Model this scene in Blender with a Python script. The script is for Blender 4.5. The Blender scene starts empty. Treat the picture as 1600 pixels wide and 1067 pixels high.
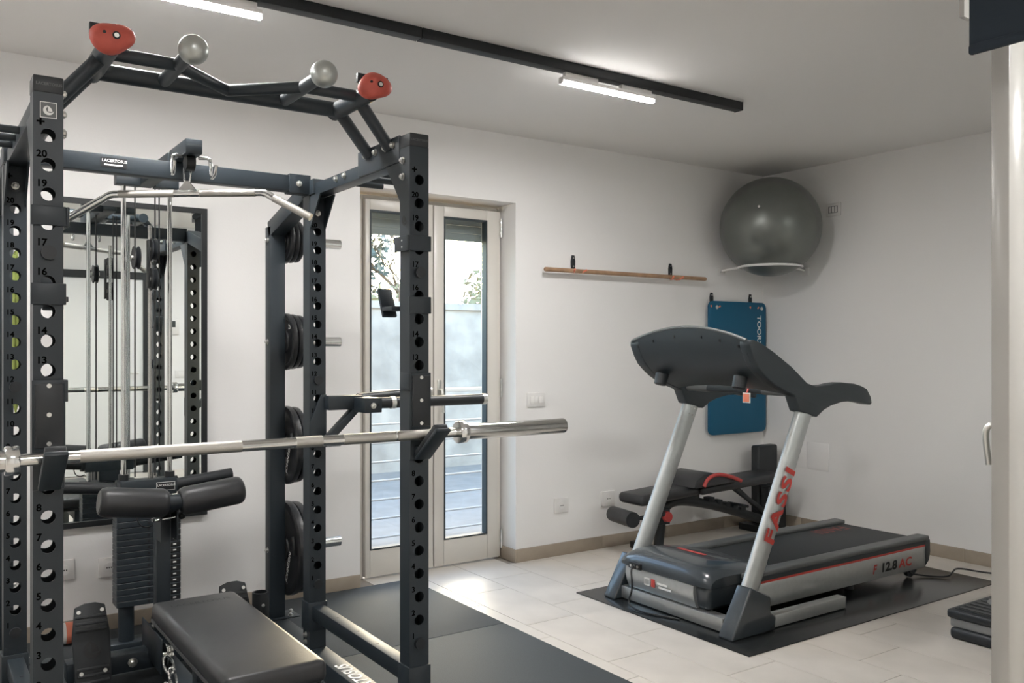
import bpy, bmesh, math, random
from mathutils import Vector, Matrix
random.seed(4)
PI = math.pi
S = bpy.context.scene
COL = S.collection
# ---------------------------------------------------------------- camera
cam = bpy.data.cameras.new('camera'); cam.sensor_width = 36.0; cam.lens = 30.85; cam.shift_y = 0.005
cam.clip_start = 0.05
co = bpy.data.objects.new('camera', cam); COL.objects.link(co)
co.location = (0, 0, 1.366); co.rotation_euler = (PI/2, 0, -math.radians(34.4)); S.camera = co
# ---------------------------------------------------------------- world: low evening sky
W = bpy.data.worlds.new('world'); S.world = W; W.use_nodes = True
wn = W.node_tree.nodes; wl = W.node_tree.links
sky = wn.new('ShaderNodeTexSky'); sky.sky_type = 'NISHITA'; sky.sun_disc = False
sky.sun_elevation = math.radians(14); sky.sun_rotation = math.radians(35); sky.dust_density = 1.5
bg = wn['Background']; bg.inputs['Strength'].default_value = 0.36
wl.new(sky.outputs[0], bg.inputs['Color'])
S.view_settings.view_transform = 'Standard'; S.view_settings.look = 'None'
S.view_settings.gamma = 1.0; S.view_settings.exposure = 2.5; S.view_settings.use_curve_mapping = False
LAMP = 95.0
# ---------------------------------------------------------------- materials
MATS = {}
def mat(name, col, rough=0.5, metal=0.0, noise=0.0, nscale=20.0, bump=0.0, bscale=200.0, coat=0.0, spec=0.5, emit=None, estr=0.0, bdist=0.002):
    m = bpy.data.materials.new(name); m.use_nodes = True
    n = m.node_tree.nodes; l = m.node_tree.links; b = n['Principled BSDF']
    b.inputs['Base Color'].default_value = (*col, 1); b.inputs['Roughness'].default_value = rough
    b.inputs['Metallic'].default_value = metal; b.inputs['Specular IOR Level'].default_value = spec
    b.inputs['Coat Weight'].default_value = coat
    tc = n.new('ShaderNodeTexCoord')
    if noise:
        nt = n.new('ShaderNodeTexNoise'); nt.inputs['Scale'].default_value = nscale; nt.inputs['Detail'].default_value = 5
        l.new(tc.outputs['Object'], nt.inputs['Vector'])
        r = n.new('ShaderNodeValToRGB')
        r.color_ramp.elements[0].position = 0.3; r.color_ramp.elements[1].position = 0.7
        r.color_ramp.elements[0].color = (*[c*(1-noise) for c in col], 1)
        r.color_ramp.elements[1].color = (*[min(1, c*(1+noise)) for c in col], 1)
        l.new(nt.outputs['Fac'], r.inputs['Fac']); l.new(r.outputs['Color'], b.inputs['Base Color'])
    if bump:
        bt = n.new('ShaderNodeTexNoise'); bt.inputs['Scale'].default_value = bscale; bt.inputs['Detail'].default_value = 3
        l.new(tc.outputs['Object'], bt.inputs['Vector'])
        bp = n.new('ShaderNodeBump'); bp.inputs['Strength'].default_value = bump; bp.inputs['Distance'].default_value = bdist
        l.new(bt.outputs['Fac'], bp.inputs['Height']); l.new(bp.outputs['Normal'], b.inputs['Normal'])
    if emit:
        b.inputs['Emission Color'].default_value = (*emit, 1); b.inputs['Emission Strength'].default_value = estr
    MATS[name] = m
    return m
mat('paint', (0.80, 0.785, 0.77), 0.75, bump=0.15, bscale=120)
mat('ceiling', (0.80, 0.78, 0.755), 0.85)
mat('tile', (0.60, 0.555, 0.50), 0.42, noise=0.07, nscale=4.0, bump=0.04, bscale=60)
mat('grout', (0.30, 0.265, 0.23), 0.9)
mat('bbtile', (0.345, 0.29, 0.23), 0.5, noise=0.08, nscale=8)
mat('rack', (0.017, 0.0245, 0.031), 0.45, bump=0.12, bscale=600, bdist=0.0006)
mat('rackdark', (0.010, 0.012, 0.014), 0.5)
mat('black', (0.006, 0.007, 0.008), 0.5)
mat('plastic', (0.016, 0.019, 0.022), 0.45)
mat('chrome', (0.72, 0.73, 0.72), 0.16, 1.0)
mat('steel', (0.62, 0.62, 0.60), 0.17, 1.0, noise=0.05, nscale=30)
mat('knurl', (0.50, 0.485, 0.45), 0.40, 1.0, bump=0.6, bscale=900, bdist=0.001)
mat('zinc', (0.66, 0.66, 0.63), 0.3, 1.0)
mat('rubber', (0.040, 0.048, 0.053), 0.75, noise=0.25, nscale=260, bump=0.3, bscale=500, bdist=0.001)
mat('tmat', (0.016, 0.018, 0.019), 0.24, noise=0.15, nscale=6)
mat('plate', (0.013, 0.014, 0.016), 0.38)
mat('leather', (0.024, 0.025, 0.027), 0.40, noise=0.15, nscale=12, bump=0.25, bscale=300, bdist=0.001)
mat('bluemat', (0.002, 0.098, 0.19), 0.6, bump=0.15, bscale=400, bdist=0.001)
mat('hold', (0.46, 0.082, 0.058), 0.55, noise=0.12, nscale=25, bump=0.3, bscale=60)
mat('gripball', (0.44, 0.46, 0.44), 0.36, 0.75)
mat('gymball', (0.17, 0.18, 0.168), 0.33, 0.5, noise=0.05, nscale=8)
mat('white', (0.78, 0.76, 0.74), 0.4)
mat('whiteplastic', (0.74, 0.72, 0.70), 0.35)
mat('pvc', (0.63, 0.60, 0.55), 0.3)
mat('beige', (0.39, 0.38, 0.355), 0.25, noise=0.02, nscale=3)
mat('seal', (0.02, 0.03, 0.035), 0.5)
mat('wood', (0.36, 0.22, 0.13), 0.5, noise=0.2, nscale=18)
mat('orange', (0.75, 0.22, 0.13), 0.5)
mat('redprint', (0.50, 0.05, 0.04), 0.45)
mat('reddark', (0.20, 0.06, 0.05), 0.6)
mat('redpad', (0.42, 0.05, 0.045), 0.5)
mat('whiteprint', (0.75, 0.75, 0.73), 0.5)
mat('tsilver', (0.46, 0.475, 0.47), 0.36, 0.7, noise=0.04, nscale=40)
mat('tgrey', (0.034, 0.043, 0.050), 0.26, coat=0.3)
mat('tdark', (0.022, 0.029, 0.034), 0.42)
mat('belt', (0.020, 0.023, 0.025), 0.6, bump=0.2, bscale=400, bdist=0.001)
mat('trail', (0.10, 0.105, 0.105), 0.45)
mat('fabric', (0.012, 0.020, 0.030), 0.9, bump=0.3, bscale=700)
mat('stepgrey', (0.21, 0.21, 0.21), 0.6)
mat('band', (0.22, 0.27, 0.06), 0.5)
mat('tubelight', (1, 1, 1), 0.5, emit=(1.0, 0.985, 0.97), estr=LAMP)
mat('tubeside', (1, 1, 1), 0.5, emit=(1.0, 0.985, 0.97), estr=3.5)
mat('cutout', (0.003, 0.003, 0.003), 1.0, spec=0.0)
mat('concrete', (0.37, 0.335, 0.30), 0.9, noise=0.25, nscale=3)
mat('terrace', (0.27, 0.245, 0.22), 0.85, noise=0.1, nscale=6)
mat('rail', (0.30, 0.31, 0.32), 0.5, 0.3)
mat('bark', (0.16, 0.12, 0.09), 0.9)
mat('leaf', (0.24, 0.21, 0.11), 0.7)
mat('leaf2', (0.13, 0.15, 0.13), 0.7)
mat('shutter', (0.16, 0.19, 0.21), 0.5)
mat('screen', (0.05, 0.06, 0.06), 0.3)
mat('doorwhite', (0.74, 0.74, 0.73), 0.4)
mat('mirror', (0.82, 0.87, 0.87), 0.0, 1.0)
def glass_mat():
    m = bpy.data.materials.new('glass'); m.use_nodes = True
    n = m.node_tree.nodes; l = m.node_tree.links; n.remove(n['Principled BSDF'])
    t = n.new('ShaderNodeBsdfTransparent'); t.inputs[0].default_value = (0.90, 0.94, 0.93, 1)
    g = n.new('ShaderNodeBsdfGlossy'); g.inputs['Roughness'].default_value = 0.01
    f = n.new('ShaderNodeFresnel'); f.inputs[0].default_value = 1.5
    x = n.new('ShaderNodeMixShader')
    l.new(f.outputs[0], x.inputs[0]); l.new(t.outputs[0], x.inputs[1]); l.new(g.outputs[0], x.inputs[2])
    l.new(x.outputs[0], n['Material Output'].inputs[0]); MATS['glass'] = m
glass_mat()
# ---------------------------------------------------------------- mesh helpers (world coordinates)
def V(*a): return Vector(a)
def frame_of(d):
    d = d.normalized()
    up = V(0, 0, 1) if abs(d.z) < 0.95 else V(0, 1, 0)
    u = d.cross(up).normalized(); v = u.cross(d).normalized()
    return u, v
def box(bm, x0, x1, y0, y1, z0, z1, M=None):
    P = [(x0,y0,z0),(x1,y0,z0),(x1,y1,z0),(x0,y1,z0),(x0,y0,z1),(x1,y0,z1),(x1,y1,z1),(x0,y1,z1)]
    vs = [bm.verts.new(M @ V(*p) if M else p) for p in P]
    for f in ((0,3,2,1),(4,5,6,7),(0,1,5,4),(1,2,6,5),(2,3,7,6),(3,0,4,7)): bm.faces.new([vs[i] for i in f])
    return vs
def beam(bm, a, b, w, h, roll=0.0):
    """square section bar from a to b; w across, h vertical-ish"""
    a, b = V(*a), V(*b); u, v = frame_of(b-a)
    if roll:
        R = Matrix.Rotation(roll, 3, (b-a).normalized()); u = R @ u; v = R @ v
    r = []
    for p in (a, b): r.append([bm.verts.new(p + u*sx*w/2 + v*sz*h/2) for sx, sz in ((-1,-1),(1,-1),(1,1),(-1,1))])
    for i in range(4): bm.faces.new([r[0][i], r[0][(i+1)%4], r[1][(i+1)%4], r[1][i]])
    bm.faces.new(r[0][::-1]); bm.faces.new(r[1])
def tube(bm, pts, rad, seg=14, sy=1.0, caps=True):
    pts = [V(*p) for p in pts]; n = len(pts)
    rads = rad if isinstance(rad, (list, tuple)) else [rad]*n
    rings = []; pu = None
    for i, p in enumerate(pts):
        d = (pts[min(i+1, n-1)] - pts[max(i-1, 0)])
        u, v = frame_of(d)
        if pu is not None and u.dot(pu) < 0: u, v = -u, -v
        pu = u
        rings.append([bm.verts.new(p + (u*math.cos(t)*rads[i] + v*math.sin(t)*rads[i]*sy)) for t in [2*PI*k/seg for k in range(seg)]])
    for a, b in zip(rings, rings[1:]):
        for k in range(seg): bm.faces.new([a[k], a[(k+1)%seg], b[(k+1)%seg], b[k]])
    if caps: bm.faces.new(rings[0][::-1]); bm.faces.new(rings[-1])
def smooth_path(pts, it=2):
    pts = [V(*p) for p in pts]
    for _ in range(it):
        q = [pts[0]]
        for a, b in zip(pts, pts[1:]): q += [a*.75+b*.25, a*.25+b*.75]
        q.append(pts[-1]); pts = q
    return pts
def lathe(bm, o, axis, prof, seg=24):
    """prof: list of (along, radius)"""
    o = V(*o); ax = V(*axis).normalized(); u, v = frame_of(ax); rings = []
    for t, r in prof:
        if r < 1e-6: rings.append([bm.verts.new(o + ax*t)])
        else: rings.append([bm.verts.new(o + ax*t + (u*math.cos(2*PI*k/seg) + v*math.sin(2*PI*k/seg))*r) for k in range(seg)])
    for a, b in zip(rings, rings[1:]):
        for k in range(seg):
            k2 = (k+1) % seg
            if len(a) == 1 and len(b) == 1: continue
            if len(a) == 1: bm.faces.new([a[0], b[k2], b[k]])
            elif len(b) == 1: bm.faces.new([a[k], a[k2], b[0]])
            else: bm.faces.new([a[k], a[k2], b[k2], b[k]])
def sphere(bm, c, r, seg=32, rings=18, sq=(1,1,1)):
    res = bmesh.ops.create_uvsphere(bm, u_segments=seg, v_segments=rings, radius=1.0)
    for v in res['verts']: v.co = V(v.co.x*r*sq[0]+c[0], v.co.y*r*sq[1]+c[1], v.co.z*r*sq[2]+c[2])
def prism_xz(bm, pts, y0, y1):
    a = [bm.verts.new((x, y0, z)) for x, z in pts]; b = [bm.verts.new((x, y1, z)) for x, z in pts]
    n = len(pts)
    bm.faces.new(a); bm.faces.new(b[::-1])
    for i in range(n): bm.faces.new([a[i], b[i], b[(i+1)%n], a[(i+1)%n]])
def bev(bm, w, seg=2, ang=0.5):
    bmesh.ops.recalc_face_normals(bm, faces=bm.faces)
    ed = [e for e in bm.edges if len(e.link_faces) == 2 and e.calc_face_angle(0) > ang]
    bmesh.ops.bevel(bm, geom=ed, offset=w, segments=seg, affect='EDGES', profile=0.5, clamp_overlap=True)
def NB(): return bmesh.new()
ORIG = {}
def base_of(p): return ORIG.get(p.name, V(0,0,0)) if p else V(0,0,0)
def part(name, bm, m, parent=None, label=None, sm=True, bevel=0.0, bseg=2, recalc=True, origin=None):
    if bevel: bev(bm, bevel, bseg)
    elif recalc: bmesh.ops.recalc_face_normals(bm, faces=bm.faces)
    if parent is not None: o0 = base_of(parent)
    elif origin is not None: o0 = V(*origin)
    else:
        xs = [v.co for v in bm.verts]
        o0 = V((min(c.x for c in xs)+max(c.x for c in xs))/2, (min(c.y for c in xs)+max(c.y for c in xs))/2, min(c.z for c in xs))
    bmesh.ops.translate(bm, verts=bm.verts, vec=-o0)
    me = bpy.data.meshes.new(name); bm.to_mesh(me); bm.free()
    if sm:
        me.shade_smooth(); me.set_sharp_from_angle(angle=0.7)
    me.materials.append(MATS[m])
    ob = bpy.data.objects.new(name, me); COL.objects.link(ob)
    if parent is not None: ob.parent = parent
    else: ob.location = o0
    ORIG[ob.name] = o0
    if label: ob['label'] = label
    return ob
def tag(o, label=None, cat=None, group=None, kind=None):
    if label: o['label'] = label
    if cat: o['category'] = cat
    if group: o['group'] = group
    if kind: o['kind'] = kind
    return o
def thing(name, loc, label, cat, group=None):
    e = bpy.data.objects.new(name, None); COL.objects.link(e); e.location = loc; e.empty_display_size = 0.1
    ORIG[e.name] = V(*loc)
    return tag(e, label, cat, group)
def struct(name, bm, m, sm=False, bevel=0.0):
    return tag(part(name, bm, m, None, sm=sm, bevel=bevel, origin=(0,0,0)), kind='structure')
def sempty(name, loc=(0,0,0)):
    e = bpy.data.objects.new(name, None); COL.objects.link(e); e.location = loc; ORIG[e.name] = V(*loc)
    return tag(e, kind='structure')
def pbox(name, m, parent, x0, x1, y0, y1, z0, z1, bevel=0.0, label=None, M=None):
    bm = NB(); box(bm, x0, x1, y0, y1, z0, z1, M)
    return part(name, bm, m, parent, label, sm=bool(bevel), bevel=bevel)
def ptube(name, m, parent, pts, r, seg=16, label=None, sy=1.0):
    bm = NB(); tube(bm, pts, r, seg, sy); return part(name, bm, m, parent, label)
def pbeam(name, m, parent, a, b, w, h, bevel=0.004, label=None):
    bm = NB(); beam(bm, a, b, w, h); return part(name, bm, m, parent, label, bevel=bevel)
def text_bm(s, size, o, u, v, align='LEFT', bold=0.0, shear=0.0, lift=0.0012, space=1.0, su=1.0):
    cu = bpy.data.curves.new('t', 'FONT'); cu.body = s; cu.size = size; cu.align_x = align; cu.offset = bold*size; cu.shear = shear; cu.space_character = space
    cu.resolution_u = 3
    ob = bpy.data.objects.new('t', cu); COL.objects.link(ob)
    dg = bpy.context.evaluated_depsgraph_get(); me = bpy.data.meshes.new_from_object(ob.evaluated_get(dg))
    bm = NB(); bm.from_mesh(me); bpy.data.objects.remove(ob); bpy.data.curves.remove(cu); bpy.data.meshes.remove(me)
    o, u, v = V(*o), V(*u).normalized(), V(*v).normalized(); n = u.cross(v)
    for p in bm.verts: p.co = o + u*p.co.x*su + v*p.co.y + n*lift
    return bm
def ptext(name, m, parent, *a, **k):
    return part(name, text_bm(*a, **k), m, parent, sm=False, recalc=False)
def merge(bm, other):
    me = bpy.data.meshes.new('x'); other.to_mesh(me); other.free(); bm.from_mesh(me); bpy.data.meshes.remove(me)
# shared bolt mesh
def _bolt():
    bm = NB(); lathe(bm, (0,0,0), (0,0,1), [(0,.013),(.003,.013),(.003,.0095),(.010,.0095),(.012,.006),(.014,.005),(.014,0)], 8)
    bmesh.ops.recalc_face_normals(bm, faces=bm.faces)
    me = bpy.data.meshes.new('bolt'); bm.to_mesh(me); bm.free(); me.materials.append(MATS['zinc']); return me
BOLT = _bolt()
def bolt(parent, p, n, s=1.0):
    o = bpy.data.objects.new('bolt', BOLT); COL.objects.link(o); o.parent = parent
    o.location = V(*p) - base_of(parent); o.rotation_mode = 'QUATERNION'
    o.rotation_quaternion = V(0,0,1).rotation_difference(V(*n)); o.scale = (s,s,s); return o
# ================================================================= SETTING
YB, XR, XL, YF, HC = 4.57, 5.52, -1.7, -1.05, 2.70
bm = NB(); box(bm, XL-.1, XR+.1, YF-.1, YB+.35, -0.12, -0.004)
floor = struct('floor', bm, 'grout')
TX, TY, G = 0.3043, 0.6067, 0.0015
TM = {}
def tile_piece(w, d):
    k = (round(w,3), round(d,3))
    if k not in TM:
        b = NB(); box(b, -w/2, w/2, -d/2, d/2, -0.006, 0.0); bev(b, 0.0008, 1)
        me = bpy.data.meshes.new('tile'); b.to_mesh(me); b.free(); me.materials.append(MATS['tile']); TM[k] = me
    return TM[k]
k = math.floor((XL-2.492)/TX)
while 2.492+k*TX < XR:
    xa, xb = max(XL, 2.492+k*TX), min(XR, 2.492+(k+1)*TX)
    y = 4.117 + ((k % 3)*0.2033) - 12*TY
    while y < YB+.2:
        ymax = 4.78 if (xa >= 2.05 and xb <= 3.17) else YB
        ya, yb = max(YF, y), min(ymax, y+TY)
        if yb-ya > 0.02 and xb-xa > 0.02:
            o = bpy.data.objects.new('tile', tile_piece(xb-xa-2*G, yb-ya-2*G)); COL.objects.link(o)
            o.parent = floor; o.location = ((xa+xb)/2, (ya+yb)/2, 0)
        y += TY
    k += 1
bm = NB(); box(bm, XL-.1, XR+.1, YF-.1, YB+.1, HC, HC+.1); struct('ceiling', bm, 'ceiling')
DX0, DX1, DZ = 2.09, 3.157, 2.275      # door recess
bm = NB()
box(bm, XL-.1, DX0, YB, YB+.35, 0, HC); box(bm, DX1, XR+.1, YB, YB+.35, 0, HC); box(bm, DX0, DX1, YB, YB+.35, DZ, HC)
struct('wall_back', bm, 'paint')
bm = NB(); box(bm, XR, XR+.12, YF, YB, 0, HC); struct('wall_right', bm, 'paint')
bm = NB(); box(bm, XL-.12, XL, YF, YB, 0, HC); struct('wall_left', bm, 'paint')
bm = NB(); box(bm, XL, XR, YF-.12, YF, 0, HC); struct('wall_front', bm, 'paint')
w1 = sempty('added_screen', (4.4, 1.24, 0))     # added glazed screen beside the open leaf, lets lamp light through
bm = NB(); box(bm, 3.275, 3.36, 1.20, 1.28, 0, HC); box(bm, 3.36, XR, 1.20, 1.28, 0, .10); box(bm, 3.36, XR, 1.20, 1.28, HC-.10, HC); box(bm, XR-.08, XR, 1.20, 1.28, .10, HC-.10)
part('screen_frame', bm, 'beige', w1, bevel=.003)
bm = NB(); bm.faces.new([bm.verts.new(p) for p in ((3.36,1.24,.10),(XR-.08,1.24,.10),(XR-.08,1.24,HC-.10),(3.36,1.24,HC-.10))])
part('pane', bm, 'glass', w1, sm=False)
# baseboards made of tiles
def baseboard(name, segs, h=0.082):
    r = sempty(name)
    for (x0, x1, y0, y1) in segs:
        pbox('baseboard_tile', 'bbtile', r, x0, x1, y0, y1, 0.0, h, bevel=0.0015)
    return r
T = 0.012
segs = []; x = DX1+.001
for L in (.705, .6, .6, .46):
    segs.append((x, min(x+L, XR)-.002, YB-T, YB-.0005)); x += L
segs.append((DX1-T, DX1-.0005, YB-T+.0, YB+.19))
x = DX0-.002
while x > XL:
    segs.append((max(x-.6, XL)+.002, x, YB-T, YB-.0005)); x -= .6
baseboard('baseboard_back', segs)
segs = []; y = YB-T-.002
for L in (.35, .62, .62, .62, .62, .56):
    segs.append((XR-T, XR-.0005, max(1.29, y-L)+.002, y)); y -= L
baseboard('baseboard_right', segs)
# French door in the recess
YD = 4.74
d1 = sempty('door_1', (2.62, YD, 0))
bm = NB()
for a in ((2.10,2.19,0.0,2.262),(3.135,3.155,0.0,2.262)): box(bm, a[0], a[1], YD+.01, YD+.09, a[2], a[3])
box(bm, 2.19, 3.135, YD+.01, YD+.09, 2.205, 2.262)
part('door_frame', bm, 'pvc', d1, bevel=.003)
def leaf(x0, x1, gx0, gx1):
    gz0, gz1 = 0.168, 2.172
    bm = NB()
    box(bm, x0, gx0, YD-.02, YD+.05, 0.012, 2.235); box(bm, gx1, x1, YD-.02, YD+.05, 0.012, 2.235)
    box(bm, gx0, gx1, YD-.02, YD+.05, 0.012, gz0); box(bm, gx0, gx1, YD-.02, YD+.05, gz1, 2.235)
    lf = part('door_leaf', bm, 'pvc', d1, bevel=.003)
    bm = NB(); t = .009
    box(bm, gx0, gx0+t, YD-.022, YD+.03, gz0, gz1); box(bm, gx1-t, gx1, YD-.022, YD+.03, gz0, gz1)
    box(bm, gx0+t, gx1-t, YD-.022, YD+.03, gz0, gz0+t); box(bm, gx0+t, gx1-t, YD-.022, YD+.03, gz1-t, gz1)
    part('glazing_seal', bm, 'seal', lf, sm=False)
    bm = NB(); vs = [bm.verts.new(p) for p in ((gx0+t, YD, gz0+t),(gx1-t, YD, gz0+t),(gx1-t, YD, gz1-t),(gx0+t, YD, gz1-t))]
    bm.faces.new(vs); part('pane', bm, 'glass', lf, sm=False)
    return lf
l1 = leaf(2.192, 2.645, 2.222, 2.585)
l2 = leaf(2.652, 3.138, 2.722, 3.04)
for z in (.13, 1.1, 2.13): ptube('hinge', 'chrome', l2, [(3.142, YD-.03, z-.06), (3.142, YD-.03, z+.06)], .008, 10)
h = pbox('handle', 'zinc', l2, 2.672, 2.698, YD-.028, YD-.02, 1.06, 1.16, bevel=.002)
ptube('handle_lever', 'zinc', l2, [(2.685, YD-.02, 1.10), (2.687, YD-.06, 1.10), (2.69, YD-.062, 1.07), (2.692, YD-.062, .96)], .009, 10)
bm = NB()
for i in range(4): box(bm, 2.195, 3.135, YD+.13, YD+.15, 2.05+i*.05, 2.098+i*.05)
part('roller_shutter', bm, 'shutter', d1, sm=False)
# front wall door with black frame and things on that wall (seen in the mirror)
d2 = sempty('door_2', (1.7, YF, 0))
pbox('door_panel', 'doorwhite', d2, 1.22, 2.08, YF+.002, YF+.03, 0.01, 2.09, bevel=.002)
bm = NB(); box(bm, 1.14, 1.22, YF+.002, YF+.045, 0, 2.17); box(bm, 2.08, 2.15, YF+.002, YF+.045, 0, 2.17); box(bm, 1.22, 2.08, YF+.002, YF+.045, 2.09, 2.17)
part('door_frame', bm, 'rackdark', d2, sm=False)
ptube('handle', 'zinc', d2, [(2.02, YF+.03, 1.08), (2.02, YF+.08, 1.08), (1.90, YF+.08, 1.08)], .009, 10)
# open glazed door leaf at the right edge of the view
d3 = sempty('door_3', (3.28, 1.2, 0))
L0, L1, LA, LB = 2.485, 3.265, 1.215, 1.265
bm = NB(); box(bm, L0, L0+.085, LA, LB, 0.02, 2.62); box(bm, L1-.085, L1, LA, LB, 0.02, 2.62)
box(bm, L0+.085, L1-.085, LA, LB, 0.02, 0.14); box(bm, L0+.085, L1-.085, LA, LB, 2.50, 2.62)
lf = part('door_leaf', bm, 'beige', d3, bevel=.004)
bm = NB(); box(bm, L0+.086, L0+.13, LA+.01, LB-.01, .14, 2.5); box(bm, L1-.13, L1-.086, LA+.01, LB-.01, .14, 2.5)
part('glazing_bead', bm, 'beige', lf, bevel=.003)
bm = NB(); vs = [bm.verts.new(p) for p in ((L0+.13,1.24,.14),(L1-.13,1.24,.14),(L1-.13,1.24,2.5),(L0+.13,1.24,2.5))]; bm.faces.new(vs)
part('pane', bm, 'glass', lf, sm=False)
ptube('handle', 'zinc', lf, smooth_path([(2.53,1.265,1.145),(2.53,1.285,1.145),(2.528,1.30,1.135),(2.528,1.302,1.10),(2.532,1.294,1.03)]), .009, 12)
# outdoors
bm = NB(); box(bm, -3, 14, YB+.351, 9.0, -.25, -.06); struct('ground_terrace', bm, 'terrace')
bm = NB(); box(bm, -3, 14, 9.0, 9.25, -.25, 1.80); box(bm, -3, 14, 8.96, 9.29, 1.80, 1.88)
tag(part('garden_wall', bm, 'concrete', sm=False), 'grey concrete garden wall with coping beyond the terrace', 'garden wall')
rl = thing('balcony_railing', (3.6, 5.8, -.06), 'grey steel railing of thin horizontal bars outside the glass door', 'railing')
for i in range(8):
    z = -.02+.137*i
    ptube('rail_bar', 'rail', rl, [(1.2, 5.8, z), (6.2, 5.8, z)], .008 if i < 7 else .0, 8) if i < 7 else None
pbox('handrail', 'rail', rl, 1.2, 6.2, 5.77, 5.83, 1.02, 1.05, bevel=.004)
for x in (1.3, 2.5, 4.05, 5.6): pbox('railing_post', 'rail', rl, x-.018, x+.018, 5.785, 5.815, -.06, 1.02)
def branch(bm, p, d, L, r, depth):
    q = p + d*L*.5 + V(random.uniform(-.05,.05), random.uniform(-.05,.05), random.uniform(0,.06))*L
    e = q + d*L*.5 + V(random.uniform(-.1,.1), random.uniform(-.1,.1), random.uniform(-.05,.1))*L
    tube(bm, [p, q, e], [r, r*.8, r*.6], 5 if depth < 3 else 6, caps=False)
    if depth <= 0: return
    for i in range(random.choice((2,3,3))):
        nd = (d + V(random.uniform(-.8,.8), random.uniform(-.8,.8), random.uniform(-.35,.6))).normalized()
        branch(bm, e if i else q, nd, L*random.uniform(.62,.85), r*.58, depth-1)
def leaves(bm, c, rad, n, s):
    for _ in range(n):
        while True:
            q = V(random.uniform(-1,1), random.uniform(-1,1), random.uniform(-1,1))
            if q.length < 1: break
        p = V(*c) + V(q.x*rad[0], q.y*rad[1], q.z*rad[2])
        u = V(random.uniform(-1,1), random.uniform(-1,1), random.uniform(-1,1)).normalized(); v = u.orthogonal().normalized()
        k = s*random.uniform(.6, 1.3)
        bm.faces.new([bm.verts.new(p+u*k), bm.verts.new(p+v*k*.5), bm.verts.new(p-u*k), bm.verts.new(p-v*k*.5)])
def tree(loc, label, h, lean, fol, lm, d=5, seed=1):
    random.seed(seed)
    t = thing('garden_tree', loc, label, 'tree', 'trees beyond the garden wall')
    bm = NB(); branch(bm, V(*loc), V(lean[0], lean[1], 1).normalized(), h*.42, .09, d); part('trunk', bm, 'bark', t)
    bm = NB()
    for c, r, n in fol: leaves(bm, (loc[0]+c[0], loc[1]+c[1], loc[2]+c[2]), r, n, .10)
    tag(part('foliage', bm, lm, t, sm=False, recalc=False), kind='stuff')
tree((6.9, 13.0, -.2), 'bare branching tree with sparse leaves seen through the left door leaf', 3.9, (-.14, .0),
     [((-.85,0,3.2),(.35,.6,.9),420)], 'leaf2', 6, 5)
tree((9.2, 13.5, -.2), 'small yellow green tree seen through the right door leaf', 2.8, (.1, 0), [((-.1,0,2.5),(.9,.8,.6),420),((.9,0,3.3),(.5,.5,.9),220)], 'leaf', 4)
def shrub(loc, r, n, label):
    t = thing('garden_shrub', loc, label, 'shrub', 'shrubs beyond the garden wall')
    bm = NB(); branch(bm, V(*loc), V(0,0,1), 1.2, .03, 2); part('stem', bm, 'bark', t)
    bm = NB(); leaves(bm, (loc[0], loc[1], loc[2]+1.95), r, n, .08); tag(part('foliage', bm, 'leaf', t, sm=False, recalc=False), kind='stuff')
shrub((5.3, 10.4, -.2), (.9,.4,.45), 500, 'low leafy shrub behind the wall at the left door leaf')
shrub((6.9, 10.4, -.2), (.7,.4,.55), 450, 'low leafy shrub behind the wall at the right door leaf')
# ================================================================= TRACK LIGHTS
tr = thing('ceiling_track', (1.0, 3.26, 2.655), 'long black lighting track fixed to the ceiling', 'light track')
bm = NB(); box(bm, XL+.25, 1.76, 3.235, 3.29, 2.655, 2.6995); part('track_rail', bm, 'rackdark', tr, bevel=.002)
bm = NB(); box(bm, 1.764, 3.735, 3.235, 3.29, 2.655, 2.6995); part('track_rail', bm, 'rackdark', tr, bevel=.002)
bm = NB(); box(bm, 3.735, 3.741, 3.233, 3.292, 2.653, 2.6995); part('end_cap', bm, 'plastic', tr, bevel=.001)
def track_lamp(x0, x1, y, label):
    t = thing('track_lamp', ((x0+x1)/2, y, 2.6), label, 'lamp', 'linear lamps clipped to ceiling tracks')
    bm = NB(); box(bm, x0+.004, x1-.004, y-.0145, y+.0145, 2.5995, 2.614); part('diffuser', bm, 'tubeside', t, sm=False)
    bm = NB(); box(bm, x0+.004, x1-.004, y-.0145, y+.0145, 2.5990, 2.5994); part('diffuser_face', bm, 'tubelight', t, sm=False)
    pbox('housing', 'white', t, x0+.002, x1-.002, y-.018, y+.018, 2.614, 2.630, bevel=.002)
    for xa, xb in ((x0, x0+.004), (x1-.004, x1)): ptube('end_cap', 'white', t, [(xa, y, 2.612), (xb, y, 2.612)], .017, 14)
    for xa, xb in ((x0+.02, x0+.22), (x1-.22, x1-.02)):
        pbox('mount', 'white', t, xa, xb, y-.012, y+.012, 2.628, 2.6549, bevel=.002)
track_lamp(2.51, 3.10, 3.262, 'short glowing linear lamp on the ceiling track in front of the glass door')
track_lamp(0.50, 1.09, 3.262, 'short glowing linear lamp on the ceiling track above the power rack')
track_lamp(-1.10, -0.51, 3.262, 'added linear fill lamp on the ceiling track at the left end')  # added past the left edge of the view to help light the room
fill_track = thing('ceiling_track', (1.0, 0.4, 2.655), 'added black track for fill lamps on the ceiling near the white inner door', 'light track')  # added second track, there only to carry fill lamps
bm = NB(); box(bm, -.9, 5.0, .375, .43, 2.655, 2.6995); part('track_rail', bm, 'rackdark', fill_track, bevel=.002)
track_lamp(2.4, 2.99, .402, 'added fill lamp on the track near the inner door, by the glazed leaf')  # added fill lamp for the foreground
track_lamp(4.1, 4.69, .402, 'added fill lamp on the track near the inner door, beyond the glazed screen')  # added fill lamp, brightens the right wall through the screen
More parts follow.
